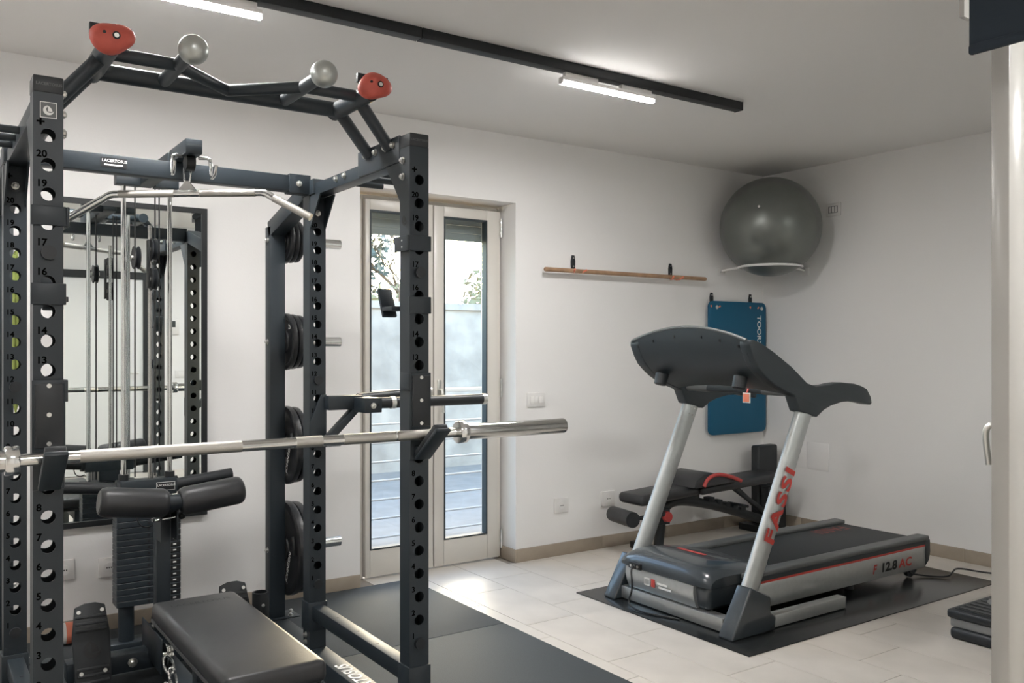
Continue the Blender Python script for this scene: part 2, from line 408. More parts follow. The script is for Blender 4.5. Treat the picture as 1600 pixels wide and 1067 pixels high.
track_lamp(0.1, 0.69, .402, 'added fill lamp on the track near the inner door, middle of the room')  # added fill lamp for the near half of the room
# ================================================================= WALL THINGS
def wall_plate(name, label, cat, x0, x1, z0, z1, wall='back', kind='socket'):
    if wall == 'back':
        t = thing(name, ((x0+x1)/2, YB, z0), label, cat); y0, y1 = YB-.011, YB
        pbox('cover_plate', 'whiteplastic', t, x0, x1, y0, y1, z0, z1, bevel=.003)
        cx, cz = (x0+x1)/2, (z0+z1)/2
        if kind == 'socket':
            ptube('socket_well', 'white', t, [(cx, y0-.004, cz), (cx, y0+.001, cz)], .024, 20)
            for dx in (-.010, 0, .010): ptube('pin_hole', 'black', t, [(cx+dx, y0-.0048, cz), (cx+dx, y0-.003, cz)], .0034, 8)
        else:
            n = 3; w = (x1-x0-.04)/n
            for i in range(n): pbox('rocker', 'white', t, x0+.02+i*w+.001, x0+.02+(i+1)*w-.001, y0-.004, y0, z0+.022, z1-.022, bevel=.001)
    else:   # right wall, coordinates are y
        t = thing(name, (XR, (x0+x1)/2, z0), label, cat); a, b = XR-.011, XR
        pbox('cover_plate', 'whiteplastic', t, a, b, x0, x1, z0, z1, bevel=.003)
        if kind == 'vent':
            bm = NB(); w = .003
            box(bm, a-.0015, a, x0+.022, x1-.022, z0+.022, z0+.022+w); box(bm, a-.0015, a, x0+.022, x1-.022, z1-.025, z1-.022)
            for i in range(4): yy = x0+.022+i*(x1-x0-.047)/3; box(bm, a-.0015, a, yy, yy+w, z0+.025, z1-.025)
            part('rocker_gaps', bm, 'trail', t, sm=False)
    return t
wall_plate('light_switch', 'white switch plate beside the glass door', 'switch', 3.241, 3.383, .98, 1.07, kind='switch')
wall_plate('wall_socket', 'white wall socket low on the wall, nearer the glass door', 'socket', 3.458, 3.576, .278, .374)
wall_plate('wall_socket', 'white wall socket low on the wall above the foam roller', 'socket', 3.858, 3.977, .282, .382)
wall_plate('wall_socket', 'white wall socket seen through the rack beside the front left post', 'socket', .545, .632, .275, .37)
wall_plate('wall_socket', 'white wall socket seen between rack post and weight stack', 'socket', .735, .83, .262, .355)
wall_plate('wall_box', 'small white grilled cover high on the right wall by the ball', 'wall box', 3.87, 3.99, 2.312, 2.405, 'right', 'vent')
t = thing('blank_plate', (XR, 4.08, .455), 'flush white blank cover low on the right wall behind the treadmill', 'cover plate')
pbox('cover_plate', 'paint', t, XR-.004, XR, 3.972, 4.155, .455, .655, bevel=.0015)
pbox('cover_plate', 'paint', t, XR-.004, XR, 4.162, 4.33, .46, .655, bevel=.0015)
t = thing('thermostat', (2.38, YF, 1.56), 'white thermostat with dark screen on the wall beside the inner door', 'thermostat')
pbox('body', 'whiteplastic', t, 2.33, 2.46, YF, YF+.02, 1.50, 1.67, bevel=.004); pbox('display', 'screen', t, 2.35, 2.42, YF+.0195, YF+.022, 1.58, 1.65)
t = thing('light_switch', (2.5, YF, 1.0), 'white switch plate below the thermostat', 'switch')
pbox('cover_plate', 'whiteplastic', t, 2.42, 2.60, YF, YF+.01, 1.02, 1.10, bevel=.003); pbox('rocker', 'white', t, 2.45, 2.57, YF+.009, YF+.013, 1.035, 1.085, bevel=.001)
# wall mirror
mi = thing('wall_mirror', (.87, YB, .515), 'large wall mirror with thin black frame behind the rack', 'mirror')
mx0, mx1, mz0, mz1, fw = .557, 1.24, .515, 2.065, .026
bm = NB()
box(bm, mx0, mx0+fw, YB-.024, YB-.001, mz0, mz1); box(bm, mx1-fw, mx1, YB-.024, YB-.001, mz0, mz1)
box(bm, mx0+fw, mx1-fw, YB-.024, YB-.001, mz0, mz0+fw); box(bm, mx0+fw, mx1-fw, YB-.024, YB-.001, mz1-fw, mz1)
part('mirror_frame', bm, 'rackdark', mi, sm=False)
bm = NB(); vs = [bm.verts.new(p) for p in ((mx0+fw,YB-.014,mz0+fw),(mx1-fw,YB-.014,mz0+fw),(mx1-fw,YB-.014,mz1-fw),(mx0+fw,YB-.014,mz1-fw))]; bm.faces.new(vs)
part('mirror_glass', bm, 'mirror', mi, sm=False)
# wall hooks, stick, blue mat
def wall_hook(x, z, label, reach):
    t = thing('wall_hook', (x, YB, z-.06), label, 'hook', 'black and orange wall hooks')
    bm = NB(); prism_xz(bm, [(x-.016,z-.045),(x+.016,z-.045),(x+.018,z+.01),(x+.010,z+.045),(x-.010,z+.045),(x-.018,z+.01)], YB-.010, YB-.0005)
    part('backplate', bm, 'plastic', t, bevel=.002)
    for dz in (-.028, .026): ptube('screw', 'zinc', t, [(x, YB-.0095, z+dz), (x, YB-.013, z+dz)], .005, 8)
    for s in (-1, 1):
        ptube('prong', 'orange', t, smooth_path([(x+s*.014, YB-.008, z-.06), (x+s*.03, YB-reach*.6, z-.075), (x+s*.05, YB-reach, z-.055)], 1), .006, 8)
wall_hook(3.615, 1.925, 'black wall hook with orange prongs holding the stick near its left end', .09)
wall_hook(4.505, 1.918, 'black wall hook with orange prongs holding the stick near its right end', .09)
wall_hook(4.93, 1.725, 'black wall hook with orange prongs at the left of the blue mat', .05)
wall_hook(5.36, 1.725, 'black wall hook with orange prongs at the right of the blue mat', .05)
st = thing('wooden_stick', (4.07, 4.515, 1.85), 'long light wooden exercise stick lying on two wall hooks', 'stick')
ptube('shaft', 'wood', st, [(3.352, 4.515, 1.862), (4.808, 4.515, 1.862)], .0145, 14)
for xa, xb in ((3.346, 3.352), (4.808, 4.814)): ptube('end_cap', 'wood', st, [(xa, 4.515, 1.862), (xb, 4.515, 1.862)], .0125, 12)
bmm = thing('exercise_mat', (5.18, 4.53, .708), 'blue exercise mat hanging on the wall with white lettering', 'mat')
bm = NB(); n = []
x0, x1, z0, z1, r = 4.866, 5.499, .708, 1.706, .045
for cxx, czz, a0 in ((x1-r, z1-r, 0), (x0+r, z1-r, PI/2), (x0+r, z0+r, PI), (x1-r, z0+r, 1.5*PI)):
    for i in range(6): n.append((cxx+r*math.cos(a0+i*PI/10), czz+r*math.sin(a0+i*PI/10)))
prism_xz(bm, n, 4.525, 4.545); part('pad', bm, 'bluemat', bmm, bevel=.004)
ptext('lettering', 'whiteprint', bmm, 'TOORX', .064, (5.395, 4.525, 1.605), (0,0,-1), (1,0,0), bold=.012, su=1.05)
for x in (4.945, 5.445): ptube('eyelet', 'zinc', bmm, [(x, 4.5245, 1.66), (x, 4.521, 1.66)], .014, 14)
# gym ball in the corner
gb = thing('exercise_ball', (5.155, 4.205, 1.875), 'large dark grey gym ball resting on a ring in the upper corner', 'ball')
bm = NB(); sphere(bm, (5.155, 4.205, 2.235), .358, 64, 40); part('ball_body', bm, 'gymball', gb)
ptube('valve_plug', 'white', gb, [(4.850, 4.052, 2.335), (4.842, 4.047, 2.338)], .008, 10)
rg = thing('ball_ring', (5.155, 4.205, 1.93), 'white round wall bracket carrying the gym ball', 'bracket')
bm = NB(); R = .222
tube(bm, [(5.155+R*math.cos(2*PI*i/48), 4.205+R*math.sin(2*PI*i/48), 1.945) for i in range(49)], .009, 8); part('ring', bm, 'white', rg)
ptube('arm', 'white', rg, [(5.03, 4.39, 1.945), (5.04, 4.45, 1.945), (5.04, 4.56, 1.935)], .008, 8)
ptube('arm', 'white', rg, [(5.375, 4.18, 1.945), (5.43, 4.18, 1.945), (5.51, 4.18, 1.935)], .008, 8)
pbox('mount_plate', 'white', rg, 5.00, 5.08, 4.557, 4.569, 1.90, 1.955, bevel=.002)
pbox('mount_plate', 'white', rg, 5.507, 5.519, 4.14, 4.22, 1.90, 1.955, bevel=.002)
for x in (5.02, 5.06): ptube('screw', 'zinc', rg, [(x, 4.557, 1.925), (x, 4.553, 1.925)], .006, 8)
# roller blind
rb = thing('roller_blind', (2.3, .7, 2.13), 'dark blue roller blind partly lowered beside the open door leaf', 'blind')
pbox('fabric', 'fabric', rb, 2.298, 2.301, .25, 1.226, 2.155, 2.62)
bm = NB(); box(bm, 2.290, 2.309, .25, 1.226, 2.132, 2.158); part('bottom_bar', bm, 'fabric', rb, bevel=.006)
ptube('roller', 'fabric', rb, [(2.30, .25, 2.64), (2.30, 1.226, 2.64)], .03, 16)
for y in (.235, 1.232): pbox('bracket', 'white', rb, 2.27, 2.35, y, y+.012, 2.58, 2.70)
pbox('end_bracket', 'beige', rb, 2.34, 2.385, 1.262, 1.275, 2.255, 2.70)
# ================================================================= RUBBER FLOOR MATS
for (x0, y0, y1, lb) in ((1.40,3.577,4.556,'black rubber floor mat under the rear of the rack beside the glass door'),(1.40,2.577,3.573,'black rubber floor mat under the right side of the rack'),
                 (.396,3.577,4.556,'black rubber floor mat under the weight stack by the wall'),(.396,2.577,3.573,'black rubber floor mat under the flat bench in the rack'),
                 (-.608,2.577,3.573,'black rubber floor mat at the left of the rack'),(-.608,3.577,4.556,'black rubber floor mat in the left rear by the wall'),
                 (1.40,1.577,2.573,'black rubber floor mat in front of the right rack post'),(.396,1.577,2.573,'black rubber floor mat in front of the left rack post')):
    bm = NB(); box(bm, x0, x0+1.0, y0, y1, .0003, .012)
    tag(part('rubber_mat', bm, 'rubber', bevel=.002), lb, 'floor mat', 'black rubber floor mats')
ZM = .0123
# ================================================================= POWER RACK
XA, XBR, WY = .302, 1.42, .072     # left / right post centre, post width
PF, PB, PR = 2.666, 3.566, 4.055   # post centre rows: front, back, rear storage
hw = WY/2
rack = thing('power_rack', (.861, 3.3, ZM), 'black steel power rack with numbered holes and multi grip pull-up bar', 'power rack')
HS, H1 = .0784, .362
def holed_post(xc, yc, z0, z1, marks=True, parent=rack, logo=None):
    bm = NB(); rr = .0180
    for yy, s in ((yc-hw, -1), (yc+hw, 1)):
        zs = [H1+HS*k for k in range(21)]
        def P(x, z, dy=0): return bm.verts.new((xc+x, yy-s*dy, z))
        for zc in zs:
            out = []; inn = []; inn2 = []
            c = [(hw,HS/2),(-hw,HS/2),(-hw,-HS/2),(hw,-HS/2)]
            for q in range(4):
                a, b = c[q-1], c[q]
                for j in range(4):
                    f = j/4; out.append((a[0]+(b[0]-a[0])*f, a[1]+(b[1]-a[1])*f))
            for i in range(16):
                t = -PI/4 + 2*PI*i/16; inn.append((rr*math.cos(t), rr*math.sin(t)))
            vo = [P(x, zc+z) for x, z in out]; vi = [P(x, zc+z) for x, z in inn]; v2 = [P(x, zc+z, .004) for x, z in inn]
            for i in range(16):
                j = (i+1) % 16
                bm.faces.new([vo[i], vo[j], vi[j], vi[i]]); bm.faces.new([vi[i], vi[j], v2[j], v2[i]])
        for za, zb in ((z0, zs[0]-HS/2), (zs[-1]+HS/2, z1)):
            bm.faces.new([P(-hw, za), P(hw, za), P(hw, zb), P(-hw, zb)])
    for sx in (-1, 1):
        bm.faces.new([bm.verts.new(p) for p in ((xc+sx*hw, yc-hw, z0),(xc+sx*hw, yc+hw, z0),(xc+sx*hw, yc+hw, z1),(xc+sx*hw, yc-hw, z1))])
    for z in (z0, z1): bm.faces.new([bm.verts.new((xc+a*hw, yc+b*hw, z)) for a, b in ((-1,-1),(1,-1),(1,1),(-1,1))])
    bmesh.ops.remove_doubles(bm, verts=bm.verts, dist=1e-5)
    p = part('upright', bm, 'rack', parent, sm=False)
    for k in range(21):
        s = '+' if k == 20 else str(k+1); z = H1+HS*k
        ptext('hole_number', 'cutout', p, s, .026 if k < 20 else .036, (xc-.029, yc-hw, z+.019 if k < 20 else z+.022), (1,0,0), (0,0,1), bold=.03, lift=.0008)
    return p
def logo_parts(bm, c, u, v, s, n):
    """crescent with a sail, flat"""
    c, u, v, n = V(*c), V(*u), V(*v), V(*n)
    def q(x, y): return bm.verts.new(c + u*x*s + v*y*s + n*.0016)
    a = [(math.cos(t)*.95, math.sin(t)*.95-.05) for t in [math.radians(100+i*18) for i in range(15)]]
    b = [(math.cos(t)*.72+.28, math.sin(t)*.62+.12) for t in [math.radians(110+i*17) for i in range(15)]]
    va = [q(*p) for p in a]; vb = [q(*p) for p in b]
    for i in range(14): bm.faces.new([va[i], va[i+1], vb[i+1], vb[i]])
    bm.faces.new([q(-.08,-.28), q(.72,-.28), q(.6,.2), q(.3,.6), q(-.08,.85)])
def cap(xc, yc, up, text=True):
    c = pbox('post_cap', 'plastic', up, xc-hw-.001, xc+hw+.001, yc-hw-.001, yc+hw+.001, 2.043, 2.088, bevel=.004)
fl = holed_post(XA, PF, .09, 2.043); cap(XA, PF, fl)
fr = holed_post(XBR, PF, .09, 2.043); cap(XBR, PF, fr)
bl = holed_post(XA, PB, .09, 2.05); br = holed_post(XBR, PB, .09, 2.05)
for up, xc in ((fl, XA), (fr, XBR)):
    ptext('cap_lettering', 'trail', up, 'LACERTOSUS', .0105, (xc-.030, PF-hw-.0012, 2.062), (1,0,0), (0,0,1), bold=.02)
# badge on the front left post
bd = pbox('badge', 'whiteprint', fl, XA-.020, XA+.020, PF-hw-.0015, PF-hw, 1.975, 2.018)
pbox('badge_face', 'trail', fl, XA-.0182, XA+.0182, PF-hw-.002, PF-hw-.001, 1.977, 2.016)
bm = NB(); logo_parts(bm, (XA, PF-hw-.0015, 1.996), (1,0,0), (0,0,1), .0135, (0,-1,0)); part('badge_emblem', bm, 'whiteprint', fl, sm=False, recalc=False)
bm = NB(); logo_parts(bm, (XBR-hw, PF, 1.795), (0,-1,0), (0,0,1), .019, (-1,0,0)); part('emblem', bm, 'black', fr, sm=False, recalc=False)
for xc in (XA, XBR):
    sg = 1 if xc > .8 else -1
    pbox('top_side_beam', 'rack', rack, xc-.030, xc+.030, PF+hw, PB-hw, 1.998, 2.048, bevel=.003)
    pbox('top_bracket', 'rack', rack, xc-hw-.004, xc+hw+.004, PB-hw-.05, PB+hw+.006, 2.004, 2.066, bevel=.003)
    # pull-up mounting angle on top of the beam
    pbox('mounting_plate', 'rack', rack, xc-sg*.034-.004, xc-sg*.034+.004, PF+hw+.002, PF+hw+.34, 2.0, 2.092, bevel=.002)
    for y in (2.75, 2.81, 2.89, 2.97): bolt(rack, (xc-sg*.038, y, 2.066), (-sg,0,0))
    for y in (3.18, 3.26): bolt(rack, (xc-sg*.030, y, 2.030), (-sg,0,0))
    for z in (2.0, 1.945): bolt(rack, (xc-sg*hw, PF+.012, z), (-sg,0,0))
    # gussets
    for y, d in ((PF+hw, 1), (PB-hw, -1)):
        bm = NB()
        a = [(y, 1.998), (y+d*.11, 1.998), (y, 1.86)]
        va = [bm.verts.new((xc-hw*.95, q[0], q[1])) for q in a]; vb = [bm.verts.new((xc-hw*.95+.006, q[0], q[1])) for q in a]
        bm.faces.new(va); bm.faces.new(vb[::-1])
        for i in range(3): bm.faces.new([va[i], vb[i], vb[(i+1)%3], va[(i+1)%3]])
        part('gusset', bm, 'rack', rack, sm=False)
        bm = NB(); prism = [(y, 1.998), (y+d*.11, 1.998), (y, 1.86)]
        va = [bm.verts.new((xc+hw*.95, q[0], q[1])) for q in prism]; vb = [bm.verts.new((xc+hw*.95-.006, q[0], q[1])) for q in prism]
        bm.faces.new(va); bm.faces.new(vb[::-1])
        for i in range(3): bm.faces.new([va[i], vb[i], vb[(i+1)%3], va[(i+1)%3]])
        part('gusset', bm, 'rack', rack, sm=False)
    # lower side beam with sleeves
    pbox('low_side_beam', 'rack', rack, xc-.026, xc+.026, PF+hw, PB-hw, .215, .272, bevel=.003)
    for yc in (PF, PB):
        pbox('post_sleeve', 'rack', rack, xc-hw-.006, xc+hw+.006, yc-hw-.006, yc+hw+.006, .165 if yc == PB else .10, .285, bevel=.003)
    for y in (2.95, 3.12, 3.32): ptube('beam_hole', 'black', rack, [(xc, y, .2722), (xc, y, .2726)], .006, 10)
    # foot beam
    fb = pbox('foot_beam', 'rack', rack, xc-.042, xc+.042, PF-.12, PB+.55, ZM, .088, bevel=.004)
    ptext('lettering', 'whiteprint', fb, 'LACERTOSUS', .072, (xc+.026, 2.86, .088), (0,1,0), (-1,0,0), bold=.02, shear=.2)
    # rear storage post with slanted head
    rp = pbox('storage_post', 'rack', rack, xc-hw, xc+hw, PR-hw, PR+hw, .088, 1.93, bevel=.003)
    pbeam('slanted_arm', 'rack', rack, (xc, PR, 1.915), (xc, PB+hw-.01, 2.035), WY, .075)
    pbox('base_plate', 'rack', rack, xc-.055, xc+.10, PR-.06, PR+.06, .088, .094, bevel=.001)
    for dx, dy in ((.06, -.04), (.085, .02)): bolt(rack, (xc+dx, PR+dy, .094), (0,0,1))
    for z in (1.868, 1.389, .898, .409):
        pg = ptube('weight_peg', 'chrome', rack, [(xc+sg*hw, PR, z), (xc+sg*(hw+.29), PR, z)], .0245, 20)
        bolt(rack, (xc-sg*hw, PR, z), (-sg,0,0))
    for z in (.05, .09):
        pass
    for z in (.115, .145): bolt(rack, (xc-hw-.001, PB, z), (-1,0,0))
    for y in (3.05, 3.17, 3.28): ptube('band_peg', 'rack', rack, [(xc+sg*.030, y, 2.024), (xc+sg*.18, y, 2.024)], .012, 12)
    for z in (1.93, .362): ptube('hole_plug', 'plastic', rack, [(xc, PB-hw+.001, z), (xc, PB-hw-.004 if z > 1 else PB-hw-.012, z)], .0185, 18)
    ptube('hole_plug', 'plastic', rack, [(xc, PF-hw+.001, H1), (xc, PF-hw-.012, H1)], .0185, 18)
    bolt(rack, (xc, PB-hw-.003, 1.93), (0,-1,0))
    ptube('lock_pin', 'plastic', rack, [(xc, PB-hw+.001, H1+11*HS), (xc, PB-hw-.014, H1+11*HS)], .019, 18)
for z in (2.055, 2.0, 1.95): bolt(rack, (XA+hw, PF+.005, z), (1,0,0))
# rear cross beam
cb = pbox('cross_beam', 'rack', rack, XA+hw, XBR-hw, PB-hw-.006, PB-hw+.050, 2.012, 2.078, bevel=.003)
pbox('beam_joint', 'rack', rack, XBR-hw-.09, XBR-hw+.002, PB-hw-.010, PB-hw+.054, 2.006, 2.084, bevel=.002)
bolt(rack, (XBR-hw-.05, PB-hw-.010, 2.045), (0,-1,0)); bolt(rack, (XBR-.002, PB-hw-.054, 2.04), (0,-1,0))
lb = pbox('label_plate', 'black', cb, .575, .665, PB-hw-.0075, PB-hw-.006, 2.030, 2.066)
ptext('lettering', 'whiteprint', cb, 'LACERTOSUS', .0145, (.580, PB-hw-.0075, 2.050), (1,0,0), (0,0,1), bold=.02)
pbox('label_line', 'whiteprint', cb, .588, .652, PB-hw-.0082, PB-hw-.0074, 2.037, 2.042)
# multi grip pull-up bar
ZP, YR, YFr = 2.212, 2.945, 2.745
CXR = .861
ptube('rear_grip_bar', 'rack', rack, [(CXR-.415, YR, ZP), (CXR+.415, YR, ZP)], .027, 20)
ptube('front_grip_bar', 'rack', rack, [(CXR-.405, YFr, ZP), (CXR-.20, YFr, ZP), (CXR+.0, YR-.02, ZP), (CXR+.20, YFr, ZP), (CXR+.405, YFr, ZP)], .0195, 18)
for s in (-1, 1):
    xe = CXR+s*.40; xm = XA+.034 if s < 0 else XBR-.034
    ptube('strut', 'rack', rack, [(xe, YFr+.03, ZP), (xm, 2.785, 2.062)], .0215, 16)
    ptube('strut', 'rack', rack, [(xe, YR, ZP), (xm, 2.945, 2.062)], .0215, 16)
    ptube('hold_stub', 'rack', rack, [(xe, YR+.035, ZP), (xe, 2.67, ZP)], .030, 18)
    xb = CXR+s*.197
    ptube('ball_stub', 'rack', rack, [(xb, YR+.03, ZP), (xb, 2.615, ZP)], .021, 16)
    bm = NB(); sphere(bm, (xb, 2.578, ZP), .042, 32, 20); part('ball_grip', bm, 'gripball', rack, 'silver ball grip')
    pbox('hold_plate', 'rackdark', rack, xe-.055, xe+.055, 2.655, 2.670, ZP+.022, ZP+.052, bevel=.002)
    bm = NB(); sphere(bm, (0,0,0), 1, 28, 18)
    for v in bm.verts:
        a = math.atan2(v.co.z, v.co.x)
        k = 1 + .10*math.sin(2*a+.6) + .07*math.sin(3*a+1.2+s)
        v.co = V(xe+v.co.x*.056*k, 2.645+v.co.y*.034, ZP+.012+v.co.z*.046*k)
    hd = part('climbing_hold', bm, 'hold', rack, 'red climbing hold')
    ptube('hold_bolt', 'black', hd, [(xe+.006, 2.612, ZP+.012), (xe+.006, 2.6095, ZP+.012)], .0105, 16)
    ptube('hold_bolt', 'zinc', hd, [(xe+.006, 2.61, ZP+.012), (xe+.006, 2.608, ZP+.012)], .0065, 10)
    ptube('hold_hole', 'black', hd, [(xe-.024, 2.618, ZP+.017), (xe-.024, 2.6135, ZP+.017)], .0045, 10)
# barbell storage tube behind the bench
th = thing('barbell_holder', (1.298, 3.9, ZM), 'short black upright tube for storing bars near the rear post', 'bar holder')
bm = NB(); lathe(bm, (1.298, 3.9, ZM), (0,0,1), [(0,.0),(0,.037),(.245,.037),(.25,.036),(.25,.029),(.06,.029),(.06,0)], 24); part('tube', bm, 'rackdark', th)
bolt(th, (1.298, 3.9-.037, .21), (0,-1,0), .6)
# ------------------------------------------------ J hooks
def j_hook(xc, sg, label):
    t = thing('j_hook', (xc, PF-hw-.01, 1.0), label, 'j-hook', 'hooks carrying the barbell')
    y = PF-hw
    pbox('back_plate', 'rack', t, xc-.040, xc+.040, y-.010, y-.0005, 1.085, 1.277, bevel=.002)
    pbox('plastic_liner', 'plastic', t, xc-.034, xc+.034, y-.016, y-.010, 1.098, 1.268, bevel=.003)
    pbox('side_sleeve', 'rack', t, (xc+hw+.001) if sg < 0 else (xc-hw-.010), (xc+hw+.010) if sg < 0 else (xc-hw-.001), y-.012, y+.055, 1.218, 1.277, bevel=.002)
    for z in (1.262, 1.185, 1.108): ptube('screw', 'zinc', t, [(xc, y-.015, z), (xc, y-.018, z)], .006, 12)
    # slanted lip with liner
    bm = NB(); beam(bm, (xc, y-.022, .990), (xc, y-.163, 1.098), .056, .014); part('front_lip', bm, 'rack', t, bevel=.004)
    bm = NB(); beam(bm, (xc, y-.016, 1.006), (xc, y-.148, 1.107), .050, .018); part('lip_liner', bm, 'plastic', t, bevel=.003)
    bm = NB(); a = [(y-.0005, .985), (y-.0005, 1.03), (y-.06, 1.03), (y-.04, 1.005)]
    va = [bm.verts.new((xc-.02, *q)) for q in a]; vb = [bm.verts.new((xc-.012, *q)) for q in a]
    bm.faces.new(va); bm.faces.new(vb[::-1])
    for i in range(4): bm.faces.new([va[i], vb[i], vb[(i+1)%4], va[(i+1)%4]])
    part('web', bm, 'rack', t, sm=False)
    pbox('lower_plate', 'rack', t, xc-.038, xc+.038, y-.009, y-.0005, .985, 1.085, bevel=.002)
j_hook(XA, -1, 'black steel hook on the front left post holding the barbell')
j_hook(XBR, 1, 'black steel hook on the front right post holding the barbell')
def catch(xc, sg, label):
    t = thing('spare_hook', (xc, PF, 1.478), label, 'j-hook', 'spare hooks on the front posts')
    y = PF-hw
    for z0, z1 in ((1.689, 1.741), (1.478, 1.535)):
        bm = NB()
        box(bm, xc-hw-.006, xc+hw+.006, y-.009, y-.001, z0, z1)
        if z0 > 1.6: box(bm, xc-sg*(hw+.010)-.004, xc-sg*(hw+.010)+.004, y-.009, y+.09, z0, z1)
        part('sleeve', bm, 'rack', t, bevel=.002)
    ptube('pin', 'plastic', t, [(xc, y+.001, H1+16*HS), (xc, y-.014, H1+16*HS)], .019, 18)
    for z in (1.703, 1.725): ptube('rivet', 'zinc', t, [(xc-sg*(hw+.0135), y+.03, z), (xc-sg*(hw+.0155), y+.03, z)], .003, 8)
    yb = PF+hw
    pbox('shelf', 'rack', t, xc-sg*.03-.03, xc-sg*.03+.03, yb+.0135, yb+.09, 1.49, 1.505, bevel=.002)
    bm = NB(); beam(bm, (xc-sg*.03, yb+.09, 1.47), (xc-sg*.03, yb+.135, 1.57), .055, .014); part('lip', bm, 'rack', t, bevel=.004)
catch(XA, -1, 'spare black hook with two collars on the front left post')
catch(XBR, 1, 'spare black hook with two collars on the front right post')
# ------------------------------------------------ barbell
YBB, ZB = 2.577, 1.0735
bb = thing('barbell', (.882, YBB, ZB-.014), 'long chrome barbell lying across the two front posts', 'barbell')
ks = [(.229,.37,'steel'),(.37,.5,'knurl'),(.5,.64,'knurl'),(.64,.80,'knurl'),(.80,.965,'steel'),(.965,1.05,'knurl'),(1.05,1.12,'steel'),(1.12,1.30,'knurl'),(1.30,1.305,'steel'),(1.305,1.47,'knurl'),(1.47,1.537,'steel')]
for a, b, m in ks: ptube('shaft', m, bb, [(a, YBB, ZB), (b, YBB, ZB)], .0172 if m == 'knurl' else .0165, 24)
for xi, s in ((.229, -1), (1.537, 1)):
    bm = NB(); lathe(bm, (xi, YBB, ZB), (s,0,0), [(0,.014),(0,.036),(.003,.038),(.030,.038),(.033,.036),(.033,.0)], 32); part('inner_collar', bm, 'chrome', bb)
    bm = NB(); lathe(bm, (xi+s*.033, YBB, ZB), (s,0,0), [(0,.0),(0,.0275),(.423,.0275),(.427,.0255),(.427,0)], 32); part('sleeve', bm, 'steel', bb)
# ------------------------------------------------ dip attachment
dp = thing('dip_attachment', (1.6, 3.45, .94), 'black dip handles mounted on the right rear rack post', 'dip handles')
y = PB-hw
bm = NB(); prism_xz(bm, [(XBR-hw, .94), (XBR+hw, .94), (XBR+hw, 1.163), (XBR+.012, 1.163), (XBR-hw, 1.05)], y-.010, y-.001); part('mount_plate', bm, 'rack', dp, bevel=.002)
pbox('arm', 'rack', dp, XBR+hw-.01, 1.60, y-.058, y-.010, 1.098, 1.158, bevel=.003)
pbeam('brace', 'rack', dp, (XBR+.02, y-.034, .965), (1.575, y-.034, 1.098), .045, .03)
pbox('cross_block', 'rack', dp, 1.56, 1.640, 3.365, 3.53, 1.088, 1.150, bevel=.003)
bolt(dp, (1.600, 3.365, 1.118), (0,-1,0)); ptube('hole', 'black', dp, [(1.622, 3.3655, 1.12), (1.622, 3.3645, 1.12)], .005, 10)
for yy, x1 in ((3.41, 2.165), (3.60, 1.98)):
    ptube('handle_bar', 'plastic', dp, [(1.60 if yy > 3.5 else 1.640, yy if yy < 3.5 else 3.52, 1.125 if yy < 3.5 else 1.14), (x1, yy, 1.125 if yy < 3.5 else 1.155)], .0235, 18)
    ptube('bar_cap', 'zinc', dp, [(x1, yy, 1.125 if yy < 3.5 else 1.155), (x1+.022, yy, 1.125 if yy < 3.5 else 1.155)], .025, 18)
ptube('ring', 'zinc', dp, [(1.70, 3.41, 1.125), (1.72, 3.41, 1.125)], .0265, 20)
# ------------------------------------------------ weight plates on the storage pegs
def weight_plate(x, z, r, th, big, label):
    t = thing('weight_plate', (x, PR, z-r), label, 'weight plate', 'black plates on the storage pegs')
    bm = NB()
    lathe(bm, (x, PR, z), (1,0,0), [(0,.0255),(0,.055),(.006,.06),(.008,r*.78),(.001,r*.84),(0,r*.95),(.004,r*.99),(th*.5,r),(th-.004,r*.99),(th,r*.95),(th-.001,r*.84),(th-.008,r*.78),(th-.006,.06),(th,.055),(th,.0255)], 40)
    part('disc', bm, 'plate', t)
    bm = NB(); lathe(bm, (x-.001, PR, z), (1,0,0), [(0,.0252),(0,.034),(th+.002,.034),(th+.002,.0252)], 24); part('hub_ring', bm, 'steel', t)
    if r > .15:
        for k in range(3):
            a0 = .5+k*2*PI/3
            pts = [(x+.004, PR+.62*r*math.cos(a0+i*.12), z+.62*r*math.sin(a0+i*.12)) for i in range(6)]
            ptube('grip_slot', 'black', t, pts, .011, 10)
        ptext('lettering', 'whiteprint', t, 'JOHNSON', .034, (x+.0035, PR-.04, z-r*.70), (0,-.35,.94), (0,.94,.35), bold=.01, lift=.002)
    elif r > .12:
        ptext('lettering', 'whiteprint', t, '25', .03, (x+.004, PR-.06, z+r*.45), (0,-1,0), (0,0,1), bold=.02, lift=.002)
levels = [(1.868, .107, [.022,.022,.022], 'small black plate on the top storage peg'), (1.389, .1355, [.026,.026,.026], 'medium black plate on the second storage peg'),
          (.898, .186, [.032,.032], 'large black plate on the third storage peg'), (.409, .2225, [.038,.038], 'largest black plate on the lowest storage peg')]
for z, r, ths, lab in levels:
    x = XBR+hw+.004
    for i, th_ in enumerate(ths):
        weight_plate(x, z, r*(1-.03*i), th_, r > .15, lab + (', nearest its post' if i == 0 else ', outermost' if i == len(ths)-1 else ', middle one'))
        x += th_+.003
